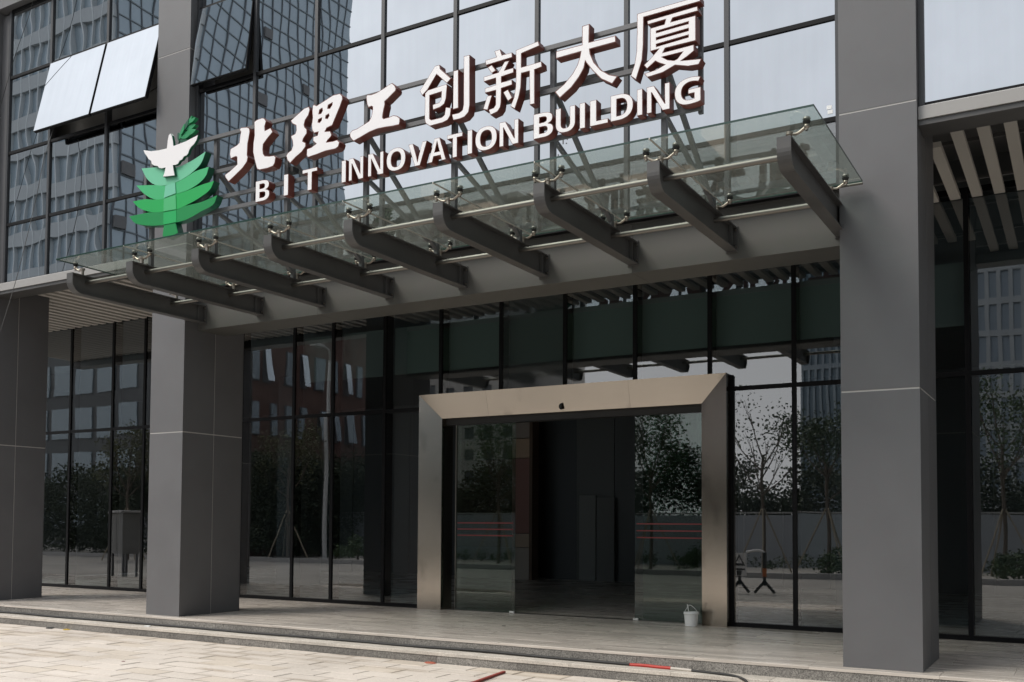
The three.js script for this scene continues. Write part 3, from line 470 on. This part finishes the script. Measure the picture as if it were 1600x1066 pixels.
{
  const font = await new FontLoader().loadAsync('fonts/droid/droid_sans_bold.typeface.json');
  // letters with their left and right ends along the façade, measured in the sign's own plane
  const row = [['B', -8.187, -7.971], ['I', -7.755, -7.686], ['T', -7.479, -7.262], ['I', -6.917, -6.855], ['N', -6.817, -6.617], ['N', -6.555, -6.348], ['O', -6.308, -6.061], ['V', -6.026, -5.790], ['A', -5.776, -5.553],
    ['T', -5.541, -5.354], ['I', -5.296, -5.237], ['O', -5.203, -4.951], ['N', -4.923, -4.705], ['B', -4.539, -4.324], ['U', -4.299, -4.09], ['I', -4.045, -3.986], ['L', -3.938, -3.752], ['D', -3.727, -3.502], ['I', -3.465, -3.41], ['N', -3.37, -3.148], ['G', -3.104, -2.86]];
  const k = 8.33 / 8.2;                             // the same sight lines, taken to the plane of the faces
  for (const [ch, a, b] of row) {
    const A = a * k, Bq = b * k, y0 = 1.7 + (5.372 - 1.7) * k + 0.045 * (A + 8.2) / 5.3, y1 = y0 + 0.247;
    const shapes = font.generateShapes(ch, 1); let bb = new THREE.Box2();
    for (const s of shapes) for (const p of s.getPoints(10)) bb.expandByPoint(p);
    const fx = (p) => new THREE.Vector2(A + (p.x - bb.min.x) / (bb.max.x - bb.min.x) * (Bq - A), y0 + (p.y - bb.min.y) / (bb.max.y - bb.min.y) * (y1 - y0));
    let sh;
    if (ch === 'I') sh = [new THREE.Shape([[A, y0], [Bq, y0], [Bq, y1], [A, y1]].map((q) => new THREE.Vector2(...q)))];   // plain upright stroke
    else sh = shapes.map((s) => { const n = new THREE.Shape(s.getPoints(10).map(fx)); for (const h of s.holes) n.holes.push(new THREE.Path(h.getPoints(10).map(fx))); return n; });
    letter(sh, -8.33, 0.1, 0.005);
  }
}
// ------------------------------------------------------------------ green tree and white dove emblem
{
  const E = tag(group('tree_emblem'), 'green layered tree emblem with a white dove and leafy sprig', 'emblem');
  const ext = (pts, d, z, mat, nm, rim = 0) => { const g = new THREE.ExtrudeGeometry(new THREE.Shape(pts.map((p) => new THREE.Vector2(...p))), { depth: d, bevelEnabled: rim !== 0, bevelThickness: 0.0006, bevelSize: 0.0006, bevelOffset: -rim, bevelSegments: 1 }); g.translate(0, 0, z - d); return mesh(nm, g, mat, E); };
  const side = std([0.005, 0.085, 0.045], 0.4), z = -8.33;
  const tones = { tier1: [0.16, 0.53, 0.33], tier2: [0.055, 0.43, 0.17], tier3: [0.012, 0.37, 0.085], tier4: [0.004, 0.235, 0.06] };
  const bow = (pts) => { // tips stay sharp, the edges between them are curved
    let r = 0; pts.forEach((q, i) => { if (q[0] > pts[r][0]) r = i; });
    const run = (l) => new THREE.CatmullRomCurve3(l.map((q) => new THREE.Vector3(q[0], q[1], 0)), false, 'centripetal').getPoints(28).map((q) => [q.x, q.y]);
    return [...run(pts.slice(0, r + 1)), ...run([...pts.slice(r), pts[0]]).slice(1, -1)]; };
  ['tier1', 'tier2', 'tier3', 'tier4'].forEach((k, i) => { const o = bow(TREE[k]), zz = z - 0.0025 * (3 - i); ext(o, 0.09, zz, side, 'tier'); ext(o, 0.003, zz + 0.0045, std(tones[k], 0.35), 'tier_face', 0.0015); });
  ext(TREE.trunk, 0.09, z, side, 'trunk'); ext(TREE.trunk, 0.003, z + 0.0045, std(tones.tier4, 0.35), 'trunk_face', 0.004);
  for (const [k, c] of [['band2', [0.17, 0.53, 0.36]], ['band3', [0.07, 0.44, 0.17]], ['band4', [0.012, 0.37, 0.10]]]) ext(TREE[k], 0.002, z + 0.008, std(c, 0.35), 'stem_band');
  ext(TREE.dove, 0.03, z + 0.031, side, 'dove_edge'); ext(TREE.dove, 0.003, z + 0.036, face, 'dove', 0.005);
  const leafMat = std([0.008, 0.25, 0.085], 0.4);
  for (const [a, b] of TREE.leaves) {
    const A = new THREE.Vector2(...a), Bv = new THREE.Vector2(...b), d = Bv.clone().sub(A), n = new THREE.Vector2(-d.y, d.x).multiplyScalar(0.27), s = new THREE.Shape();
    const q = (t, u) => A.clone().addScaledVector(d, t).addScaledVector(n, u);
    const p1 = q(0.35, 0.85), p2 = q(0.7, 0.7), p3 = q(0.35, -0.85), p4 = q(0.7, -0.7);
    s.moveTo(A.x, A.y); s.bezierCurveTo(p1.x, p1.y, p2.x, p2.y, Bv.x, Bv.y); s.bezierCurveTo(p4.x, p4.y, p3.x, p3.y, A.x, A.y);
    const g = new THREE.ExtrudeGeometry(s, { depth: 0.05, bevelEnabled: false, curveSegments: 6 }); g.translate(0, 0, z - 0.07 + rr(-0.012, 0.012)); mesh('leaf', g, rnd() < 0.6 ? leafMat : side, E);
  }
  mesh('sprig_stem', tube(TREE.stem.map((p) => [p[0], p[1], z - 0.04]), 0.01, 12, 6), side, E);
  mesh('support_bracket', merge([bx(-9.95, -9.90, 5.55, 5.6, -8.44, -8.4), bx(-10.35, -10.3, 5.55, 6.2, -8.46, -8.405)]), M.post, E);
}

// ------------------------------------------------------------------ small things on the platform and steps
{
  const b = tag(group('paint_bucket'), 'small white plastic bucket at the foot of the bronze door frame', 'bucket'); b.position.set(-4.735, P, -13.13);
  const wh = std([0.82, 0.82, 0.81], 0.4);
  const lat = (pts, seg = 28) => new THREE.LatheGeometry(pts.map((p) => new THREE.Vector2(...p)), seg);
  mesh('body', lat([[0, 0.001], [0.082, 0.001], [0.085, 0.004], [0.098, 0.185], [0.094, 0.185], [0.081, 0.01], [0, 0.01]]), wh, b);
  mesh('rim', lat([[0.096, 0.165], [0.107, 0.165], [0.107, 0.178], [0.104, 0.180], [0.104, 0.196], [0.096, 0.197], [0.094, 0.19]]), wh, b);
  mesh('content', lat([[0, 0.16], [0.092, 0.16]], 20), std([0.5, 0.49, 0.46], 0.7), b);
  mesh('handle', tube([[-0.104, 0.18, 0], [-0.06, 0.245, 0.012], [-0.012, 0.29, 0.02], [0.05, 0.25, 0.012], [0.104, 0.18, 0]], 0.003, 24, 6), wh, b);
  mesh('stirring_stick', bar([-0.02, 0.1, 0], [-0.045, 0.30, 0.03], 0.007, 8), wh, b);

  const c = tag(group('power_cable'), 'black power cable lying along the lower step with a red joint', 'cable');
  const zc = [-10.0, -9.985, -10.03, -10.0, -10.015, -9.99, -10.02, -9.995, -10.025, -10.0, -9.99, -10.03, -10.01, -10.035, -10.0, -9.98];
  const pts = []; for (let i = 0; i < zc.length; i++) pts.push([-19 + i * 0.98, T + 0.017 + (i % 3 === 1 ? 0.006 : 0), zc[i]]);
  mesh('sheath', tube(pts, 0.017, 160, 7), M.rubber, c);
  mesh('red_sleeve', tube([[-4.3, T + 0.013, -9.985], [-4.12, T + 0.016, -9.99], [-3.95, T + 0.014, -9.97], [-3.82, T + 0.015, -9.965]], 0.018, 20, 8), std([0.42, 0.03, 0.02], 0.5), c);
  mesh('white_tape', tube([[-3.82, T + 0.014, -9.965], [-3.7, T + 0.014, -9.95], [-3.58, T + 0.013, -9.94]], 0.016, 10, 8), std([0.5, 0.46, 0.41], 0.6), c);
  mesh('sheath_end', tube([[-3.58, T + 0.012, -9.94], [-3.35, T + 0.012, -9.90], [-3.1, T + 0.012, -9.83], [-2.95, T - 0.02, -9.77], [-2.9, G + 0.03, -9.74], [-2.75, G + 0.012, -9.6], [-2.2, G + 0.012, -9.3]], 0.014, 40, 7), M.rubber, c);

  const s = tag(mesh('red_stick', sqBar([-5.50, G + 0.013, -8.62], [-5.625, G + 0.014, -9.55], 0.035, 0.022), std([0.28, 0.05, 0.04], 0.7)), 'short dark red painted wooden stick on the pavers', 'stick');
  const bits = [[-13.9, -9.72, 0.05, [0.02, 0.02, 0.02], 'black scrap of plastic on the pavers by the lower step', 'scrap'], [-13.5, -9.72, 0.05, [0.55, 0.38, 0.06], 'yellow scrap of wrapper on the pavers by the lower step', 'scrap'], [-11.9, -9.9, 0.045, [0.7, 0.7, 0.68], 'crumpled white paper scrap on the lower step', 'paper'],
    [-9.9, -7.9, 0.02, [0.12, 0.03, 0.03], 'small dark red scrap, nearest the left frame edge', 'scrap'], [-6.75, -9.74, 0.06, [0.38, 0.10, 0.06], 'reddish wrapper scraps against the lower step riser', 'scrap'], [-6.9, -11.7, 0.025, [0.02, 0.02, 0.02], 'tiny black fragment in the middle of the platform', 'scrap']];
  for (const [x, z, r, c2, lab, cat] of bits) {
    const y = z < -10.05 ? P : z < -9.8 ? T : G, g = new THREE.IcosahedronGeometry(r, 1), p = g.attributes.position;
    for (let i = 0; i < p.count; i++) { const a = Math.sin(p.getX(i) * 91 + p.getZ(i) * 57 + x * 13) * 0.35 + 1; p.setXYZ(i, p.getX(i) * a * 1.3, Math.max(-0.001, p.getY(i) * 0.3 * a), p.getZ(i) * a * 0.8); }
    g.computeVertexNormals(); g.translate(x, y + 0.002, z); tag(mesh(cat === 'paper' ? 'paper_scrap' : 'litter_scrap', g, std(c2, 0.7)), lab, cat);
  }
  tag(mesh('hanging_cable', tube([[-14.6, 13.2, -9.95], [-15.12, 10.5, -9.98], [-15.60, 9.6, -9.98], [-16.05, 8.65, -9.98], [-16.8, 7.0, -9.98]], 0.0045, 40, 6), M.rubber), 'thin black cable slanting down in front of the top left windows', 'cable');
  tag(mesh('hanging_cable', tube([[-14.72, 8.2, -10.12], [-14.76, 7.7, -10.0], [-14.9, 7.0, -9.96], [-15.4, 5.7, -9.97], [-15.82, 4.85, -9.98], [-16.6, 3.2, -10.0], [-17.4, 1.6, -10.0]], 0.005, 60, 6), std([0.09, 0.09, 0.09], 0.5)), 'thin grey cable hanging from the open sash across the leftmost column', 'cable');
}

// ------------------------------------------------------------------ what stands across the street and shows in the glass
function gridTower(name, label, x0, x1, z0, z1, h, o) {
  const t = tag(group(name), label, 'building');
  mesh('walls', bx(x0, x1, 0, h, z0, z1), o.wall, t);
  for (const f of o.faces) { // vertical and horizontal members and panes on one face
    const along = f[0] === 'x', at = along ? (f[1] < 0 ? x0 : x1) : (f[1] < 0 ? z0 : z1), sgn = f[1], a0 = along ? z0 : x0, a1 = along ? z1 : x1;
    const B3 = (p, q, y0, y1, d0, d1) => (along ? bx(at + sgn * d0, at + sgn * d1, y0, y1, p, q) : bx(p, q, y0, y1, at + sgn * d0, at + sgn * d1));
    const v = [], hz = [], gl = [];
    for (let p = a0; p <= a1 + 0.01; p += f[2]) v.push(B3(p - f[4] / 2, p + f[4] / 2, f[6] ?? 0, h, 0.05, 0.05 + f[5]));
    for (let y = f[6] ?? 0; y <= h; y += f[3]) hz.push(B3(a0, a1, y, y + (f[7] ?? f[4]), 0.05, 0.03 + f[5]));
    gl.push(B3(a0 + 0.05, a1 - 0.05, f[6] ?? 0, h - 0.1, 0, 0.05));
    mesh('glazing', merge(gl), o.glass, t); stuff(mesh('mullions', merge(v), f[8] ?? o.line, t)); stuff(mesh('floor_bands', merge(hz), f[10] ?? o.band ?? o.line, t));
    if (f[9]) { const op = [], n = f[9]; for (let k = 0; k < n; k++) { const p = a0 + f[2] * Math.floor(rr(0, (a1 - a0) / f[2])), y = (f[6] ?? 0) + f[3] * Math.floor(rr(0, (h - (f[6] ?? 0)) / f[3])); op.push(B3(p + 0.1, p + f[2] - 0.1, y + 0.15, y + f[3] * 0.7, 0.12, 0.35)); } stuff(mesh('open_windows', merge(op), M.dark, t)); }
  }
  return t;
}
const hazyGlass = phys([0.28, 0.34, 0.38], 0.25, { metalness: 0.2 });
gridTower('glass_tower', 'tall blue grey glass tower with pale floor bands mirrored in the upper windows', -112, -72.6, 35, 66.1, 68, {
  wall: std([0.16, 0.18, 0.2], 0.6), glass: hazyGlass, line: std([0.075, 0.088, 0.10], 0.6), band: std([0.13, 0.155, 0.17], 0.6),
  faces: [['x', 1, 1.3, 1.75, 0.1, 0.1, 20, 0.12, null, 12], ['z', -1, 1.35, 3.7, 0.12, 0.35, 20, 1.25, std([0.46, 0.49, 0.5], 0.6), 0, std([0.33, 0.355, 0.365], 0.6)]].map((f) => f.map((q) => q ?? undefined)) });
{ const t = scene.children[scene.children.length - 1]; mesh('podium', bx(-114, -72.2, 0, 19.5, 33.5, 67), std([0.10, 0.105, 0.11], 0.6), t); for (let y = 1.2; y < 18; y += 4.2) for (let x = -112; x < -74; x += 3.2) mesh('podium_window', bx(x, x + 2.5, y, y + 2.9, 33.38, 33.48), hazyGlass, t); }
{ // brick building with narrow windows, seen in the storefront to the left of the door
  const t = tag(group('brick_building'), 'red brick block with narrow upright windows mirrored in the storefront', 'building');
  const bk = fbm(8, 8, 131, 4), br = std([1, 1, 1], 0.85, { map: tex(512, 512, 6, 6, (u, v) => { const n = 0.75 + 0.5 * bk(u, v); return [0.125 * n, 0.07 * n, 0.058 * n]; }) });
  mesh('walls', bx(-38.6, -35, 0, 12.4, 7.6, 17.8), br, t); mesh('parapet', bx(-38.7, -34.9, 12.4, 12.8, 7.5, 17.9), std([0.15, 0.08, 0.065], 0.8), t);
  const wm = phys([0.5, 0.57, 0.63], 0.15, { metalness: 0.7 }), fr = std([0.1, 0.1, 0.11], 0.5);
  let k = 0;
  for (let y = 3.2; y < 11; y += 2.75) for (let z = 7.9; z < 17; z += (k++ % 3 === 2 ? 1.55 : 1.05)) {
    const w = rnd() < 0.3 ? 0.8 : 0.5, q = group('window', t); mesh('frame', bx(-35.0, -34.95, y, y + 1.75, z, z + w), fr, q);
    const p = mesh('pane', bx(-0.02, 0.02, -1.64, 0, 0.05, w - 0.05), wm, q); p.position.set(-34.92, y + 1.7, z); p.rotation.z = rnd() < 0.35 ? 0.16 : 0;
  }
}
gridTower('white_tower', 'tall tower with pale upright fins mirrored in the right hand storefront panes', -7.2, 26, 60, 85, 28, {
  wall: std([0.4, 0.42, 0.44], 0.6), glass: phys([0.2, 0.25, 0.3], 0.25, { metalness: 0.2 }), line: std([0.36, 0.39, 0.41], 0.6), faces: [['z', -1, 0.85, 2.6, 0.3, 0.3, 4, 0.5], ['x', -1, 1.7, 2.6, 0.4, 0.3, 4, 0.5]] });
gridTower('finned_tower', 'blue glass tower with upright fins mirrored left of the right hand column', -26.5, -10, 82, 100, 36, {
  wall: std([0.2, 0.24, 0.28], 0.6), glass: phys([0.11, 0.16, 0.2], 0.25, { metalness: 0.2 }), line: std([0.27, 0.32, 0.36], 0.6), faces: [['z', -1, 0.7, 7.4, 0.24, 0.35, 4, 0.5]] });
gridTower('pale_block', 'pale distant apartment block mirrored in the left door leaf', -84, -64, 92, 106, 46, {
  wall: std([0.5, 0.48, 0.45], 0.7), glass: std([0.13, 0.14, 0.15], 0.4), line: std([0.5, 0.48, 0.45], 0.7), faces: [['z', -1, 3.2, 3.1, 1.6, 0.25, 3, 1.5]] });

// low hoarding, hedges, trees, lamp, barriers
tag(group('site_hoarding'), 'long grey hoarding wall across the street', 'wall');
{ const h = scene.children[scene.children.length - 1]; for (let x = -34; x < 29; x += 3) mesh('hoarding_panel', bx(x + 0.01, x + 2.99, 0.02, 2.1 + rr(-0.03, 0.03), 12.6, 12.68), std([0.30 + rr(-0.02, 0.02), 0.32, 0.34], 0.6), h); mesh('top_rail', bx(-34, 29, 2.14, 2.2, 12.58, 12.7), M.trim, h); }
const leafM = [std([0.035, 0.06, 0.02], 0.7, { side: THREE.DoubleSide }), std([0.05, 0.085, 0.028], 0.7, { side: THREE.DoubleSide }), std([0.075, 0.08, 0.03], 0.7, { side: THREE.DoubleSide })], bark = std([0.12, 0.095, 0.075], 0.9), pole = std([0.32, 0.27, 0.2], 0.8);
function leafCloud(centres, per, spread, size) {
  const v = [], q = new THREE.Vector3(), a = new THREE.Vector3(), b = new THREE.Vector3();
  for (const c of centres) for (let k = 0; k < per; k++) {
    q.set(c[0] + (rnd() + rnd() - 1) * spread, c[1] + (rnd() + rnd() - 1) * spread * 0.8, c[2] + (rnd() + rnd() - 1) * spread);
    a.set(rr(-1, 1), rr(-0.8, 0.5), rr(-1, 1)).normalize(); b.set(rr(-1, 1), rr(-1, 1), rr(-1, 1)).cross(a).normalize(); const l = size * rr(0.7, 1.3), w = l * 0.38;
    const p = (s, t) => [q.x + a.x * l * s + b.x * w * t, q.y + a.y * l * s + b.y * w * t, q.z + a.z * l * s + b.z * w * t];
    v.push(...p(0, 0), ...p(0.5, 1), ...p(1, 0), ...p(0, 0), ...p(1, 0), ...p(0.5, -1));
  }
  const g = new THREE.BufferGeometry(); g.setAttribute('position', new THREE.Float32BufferAttribute(v, 3)); g.computeVertexNormals(); return g;
}
function sapling(label, x, z, h, dense, km) {
  const t = tag(group('street_tree'), label, 'tree', 'young street trees across the forecourt'); t.position.set(x, G, z);
  const tr = [tube([[0, -0.05, 0], [0.03, h * 0.25, 0.02], [-0.02, h * 0.5, 0], [0.02, h * 0.66, 0.02]], 0.075, 14, 8, 0.045)], tips = [];
  for (let k = 0; k < 9; k++) {
    const y = h * rr(0.42, 0.66), an = k * 2.4 + rr(-0.3, 0.3), r = h * rr(0.12, 0.24), y2 = Math.min(h, y + h * rr(0.18, 0.34)), e = [Math.cos(an) * r, y2, Math.sin(an) * r];
    tr.push(tube([[0, y, 0], [e[0] * 0.5, y + (y2 - y) * 0.4, e[2] * 0.5], e], 0.03, 6, 6, 0.008)); tips.push(e, [e[0] * 0.7, y + (y2 - y) * 0.66, e[2] * 0.7]);
    for (let m = 0; m < 2; m++) { const e2 = [e[0] + rr(-0.35, 0.35), e[1] + rr(0, 0.5), e[2] + rr(-0.35, 0.35)]; tr.push(tube([[e[0] * 0.6, y + (y2 - y) * 0.55, e[2] * 0.6], [(e[0] + e2[0]) / 2, (e[1] + e2[1]) / 2 - 0.1, (e[2] + e2[2]) / 2], e2], 0.014, 5, 5, 0.005)); tips.push(e2); }
  }
  mesh('trunk', merge(tr.map((g) => { g.deleteAttribute('uv'); return g; })), bark, t);
  stuff(mesh('crown', leafCloud(tips, Math.round(dense * 2.2), h * 0.12, 0.105), leafM[km], t));
  for (let k = 0; k < 3; k++) { const an = k * 2.1 + x; mesh('support_pole', bar([Math.cos(an) * 1.1, 0, Math.sin(an) * 1.1], [Math.cos(an) * 0.05, 2.2, Math.sin(an) * 0.05], 0.028, 7), pole, t); }
}
sapling('sparse young tree with bamboo props mirrored right of the bronze door frame', -9.7, 7.4, 6.2, 9, 0);
sapling('leafy young tree mirrored beside the right hand column', -7.2, 6.0, 5.6, 42, 0);
sapling('young tree with props mirrored in the rightmost storefront pane', -2.2, 8.5, 6.4, 26, 1);
sapling('dense young tree mirrored behind the right hand door leaf', -14.2, 8.0, 5.8, 40, 1);
sapling('young tree mirrored in the left door leaf', -21.5, 9.0, 5.8, 26, 1);
sapling('olive young tree mirrored beside the brick building', -31.0, 6.5, 6.2, 34, 2);
sapling('young tree mirrored in the storefront beside the left column', -36.0, 2.0, 6.0, 32, 2);
for (const [x, z, w, lab] of [[-6.6, 5.4, 1.5, 'round clipped bush mirrored beside the right hand column'], [-11.6, 6.4, 1.6, 'round clipped bush mirrored below the sparse tree'], [-1.7, 6.4, 1.5, 'round clipped bush mirrored in the rightmost pane'], [-17.2, 6.6, 1.6, 'round clipped bush mirrored in the right door leaf'], [-26.5, 6.0, 1.8, 'round clipped bush mirrored beside the lamp post'], [-33.5, 3.2, 1.7, 'round clipped bush mirrored beside the left column']]) {
  const b = tag(group('clipped_bush'), lab, 'bush', 'clipped bushes along the kerb'); b.position.set(x, G, z);
  const c = []; for (let k = 0; k < 60; k++) { const an = rnd() * 6.283, r = Math.sqrt(rnd()) * w * 0.5; c.push([Math.cos(an) * r, w * 0.62 * Math.sqrt(Math.max(0.04, 1 - (r / (w * 0.56)) ** 2)) * rr(0.3, 1), Math.sin(an) * r]); }
  stuff(mesh('foliage', leafCloud(c, 26, 0.2, 0.09), leafM[1], b)); mesh('stem', tube([[0, 0, 0], [0.02, w * 0.2, 0], [0, w * 0.35, 0]], 0.04, 4, 6), bark, b);
}
{ const c = []; for (let x = -60; x < 18; x += 0.3) c.push([x, G + rr(0.1, 0.42), rr(9.6, 11)]);
  tag(stuff(mesh('low_hedge', leafCloud(c, 40, 0.28, 0.1), leafM[0])), 'low dark hedge along the far kerb', 'hedge');
  const k = structure(group('planter_kerb')); for (let x = -60; x < 20; x += 1) mesh('kerb_stone', slab(x + 0.004, x + 0.996, -0.05, 0.19, 4.35, 4.5, 0.01), M.trim, k); }
{ const c = []; for (let x = -34; x < 24; x += 0.28) { const top = 4.4 + 0.8 * Math.sin(x * 0.7) + 0.5 * Math.sin(x * 1.9 + 1); c.push([x, rr(1.2, top), rr(14, 17.5)], [x, rr(2, top), rr(14, 17)], [x + 0.1, rr(1, top * 0.8), rr(13.6, 15)]); }
  for (let k = 0; k < 190; k++) c.push([rr(-34, -31.5), rr(0.6, 4.6), rr(5.5, 17)]); for (let k = 0; k < 260; k++) c.push([rr(-58, -38.5), rr(0.5, 4.4), rr(5.5, 9)]);
  tag(stuff(mesh('tree_belt', leafCloud(c, 190, 0.85, 0.14), std([0.03, 0.042, 0.02], 0.8))), 'dark belt of shrubs and trees behind the hoarding', 'trees'); }
{ const n = tag(group('added_shade_block'), 'dark unseen block added beyond the frame on the right to shade the columns', 'building'); // unseen block, added to keep sky light off the columns' right-hand sides
  mesh('walls', bx(16, 46, 0, 46, -24, 42), std([0.09, 0.095, 0.1], 0.7), n); for (let y = 4; y < 45; y += 4) mesh('window_band', bx(15.95, 16, y, y + 2, -23.5, 41.5), hazyGlass, n); }
{ const l = tag(group('street_lamp'), 'tall pale grey lamp post mirrored in front of the brick building', 'street lamp'); l.position.set(-29.3, G, 7.2);
  mesh('post', tube([[0, 0, 0], [0, 4, 0], [0, 9, 0]], 0.11, 10, 12, 0.07), std([0.5, 0.5, 0.5], 0.4), l); mesh('base', bx(-0.2, 0.2, 0, 0.05, -0.2, 0.2), M.trim, l); mesh('arm', tube([[0, 8.9, 0], [0.4, 9.3, -0.5], [0.7, 9.4, -1.4]], 0.05, 10, 8), M.trim, l); mesh('lamp_head', slab(0.55, 0.85, 9.3, 9.42, -1.9, -1.3, 0.03), M.trim, l); }
{ // warning barrier with a triangle sign
  const b = tag(group('warning_barrier'), 'folding barrier with a black and white triangle warning sign mirrored beside the door frame', 'barrier'); b.position.set(-7.0, G, -3.0);
  const wh = std([0.75, 0.75, 0.75], 0.5), bk = M.rubber, or = std([0.55, 0.16, 0.04], 0.5);
  mesh('sign_board', bx(-0.52, -0.16, 0.42, 0.98, -0.01, 0.01), wh, b);
  const tri = (s, z) => { const h = new THREE.Shape([[-0.15 * s, -0.13 * s], [0.15 * s, -0.13 * s], [0, 0.14 * s]].map((p) => new THREE.Vector2(...p))); const g = new THREE.ExtrudeGeometry(h, { depth: 0.003, bevelEnabled: false }); g.translate(-0.34, 0.80, z); return g; };
  mesh('triangle', tri(1, -0.0145), bk, b); mesh('triangle_inner', tri(0.55, -0.0185), wh, b);
  mesh('text_bar', bx(-0.48, -0.20, 0.56, 0.60, -0.014, -0.0105), bk, b); mesh('text_bar', bx(-0.41, -0.29, 0.44, 0.55, -0.014, -0.0105), bk, b);
  for (const [x, c] of [[-0.34, bk], [0.28, bk]]) { mesh('foot', merge([sqBar([x, 0.3, 0], [x - 0.24, 0.02, 0], 0.06), sqBar([x, 0.3, 0], [x + 0.24, 0.02, 0], 0.06), sqBar([x, 0.2, 0], [x, 0.42, 0], 0.06)]), c, b); }
  mesh('post', bx(0.24, 0.32, 0.42, 0.62, -0.04, 0.04), or, b); mesh('post', bx(0.24, 0.32, 0.62, 1.0, -0.04, 0.04), bk, b); mesh('top_bar', tube([[-0.16, 1.0, 0], [0.05, 1.04, 0], [0.2, 1.03, 0], [0.28, 0.98, 0]], 0.03, 12, 8), wh, b);
}
{ const c = tag(group('utility_cabinet'), 'grey utility cabinet on legs mirrored beside the left column', 'cabinet'); c.position.set(-24.6, G, -7.2); c.rotation.y = 0.3;
  mesh('body', slab(-0.45, 0.45, 0.7, 1.9, -0.25, 0.25, 0.02), std([0.22, 0.215, 0.205], 0.6), c); mesh('roof', slab(-0.55, 0.55, 1.905, 1.97, -0.33, 0.33, 0.02), M.trim, c); mesh('door_seam', bx(-0.005, 0.005, 0.75, 1.85, -0.254, -0.251), M.rubber, c); for (const [x, z] of [[-0.4, -0.2], [0.4, -0.2], [-0.4, 0.2], [0.4, 0.2]]) mesh('leg', bx(x - 0.03, x + 0.03, 0, 0.7, z - 0.03, z + 0.03), M.post, c); }

// ------------------------------------------------------------------ draw
const renderer = new THREE.WebGLRenderer({ antialias: true });
renderer.setSize(1024, 682);
renderer.shadowMap.enabled = true; renderer.shadowMap.type = THREE.PCFSoftShadowMap;
renderer.toneMapping = THREE.LinearToneMapping; renderer.toneMappingExposure = EXPOSURE;
renderer.render(scene, camera);
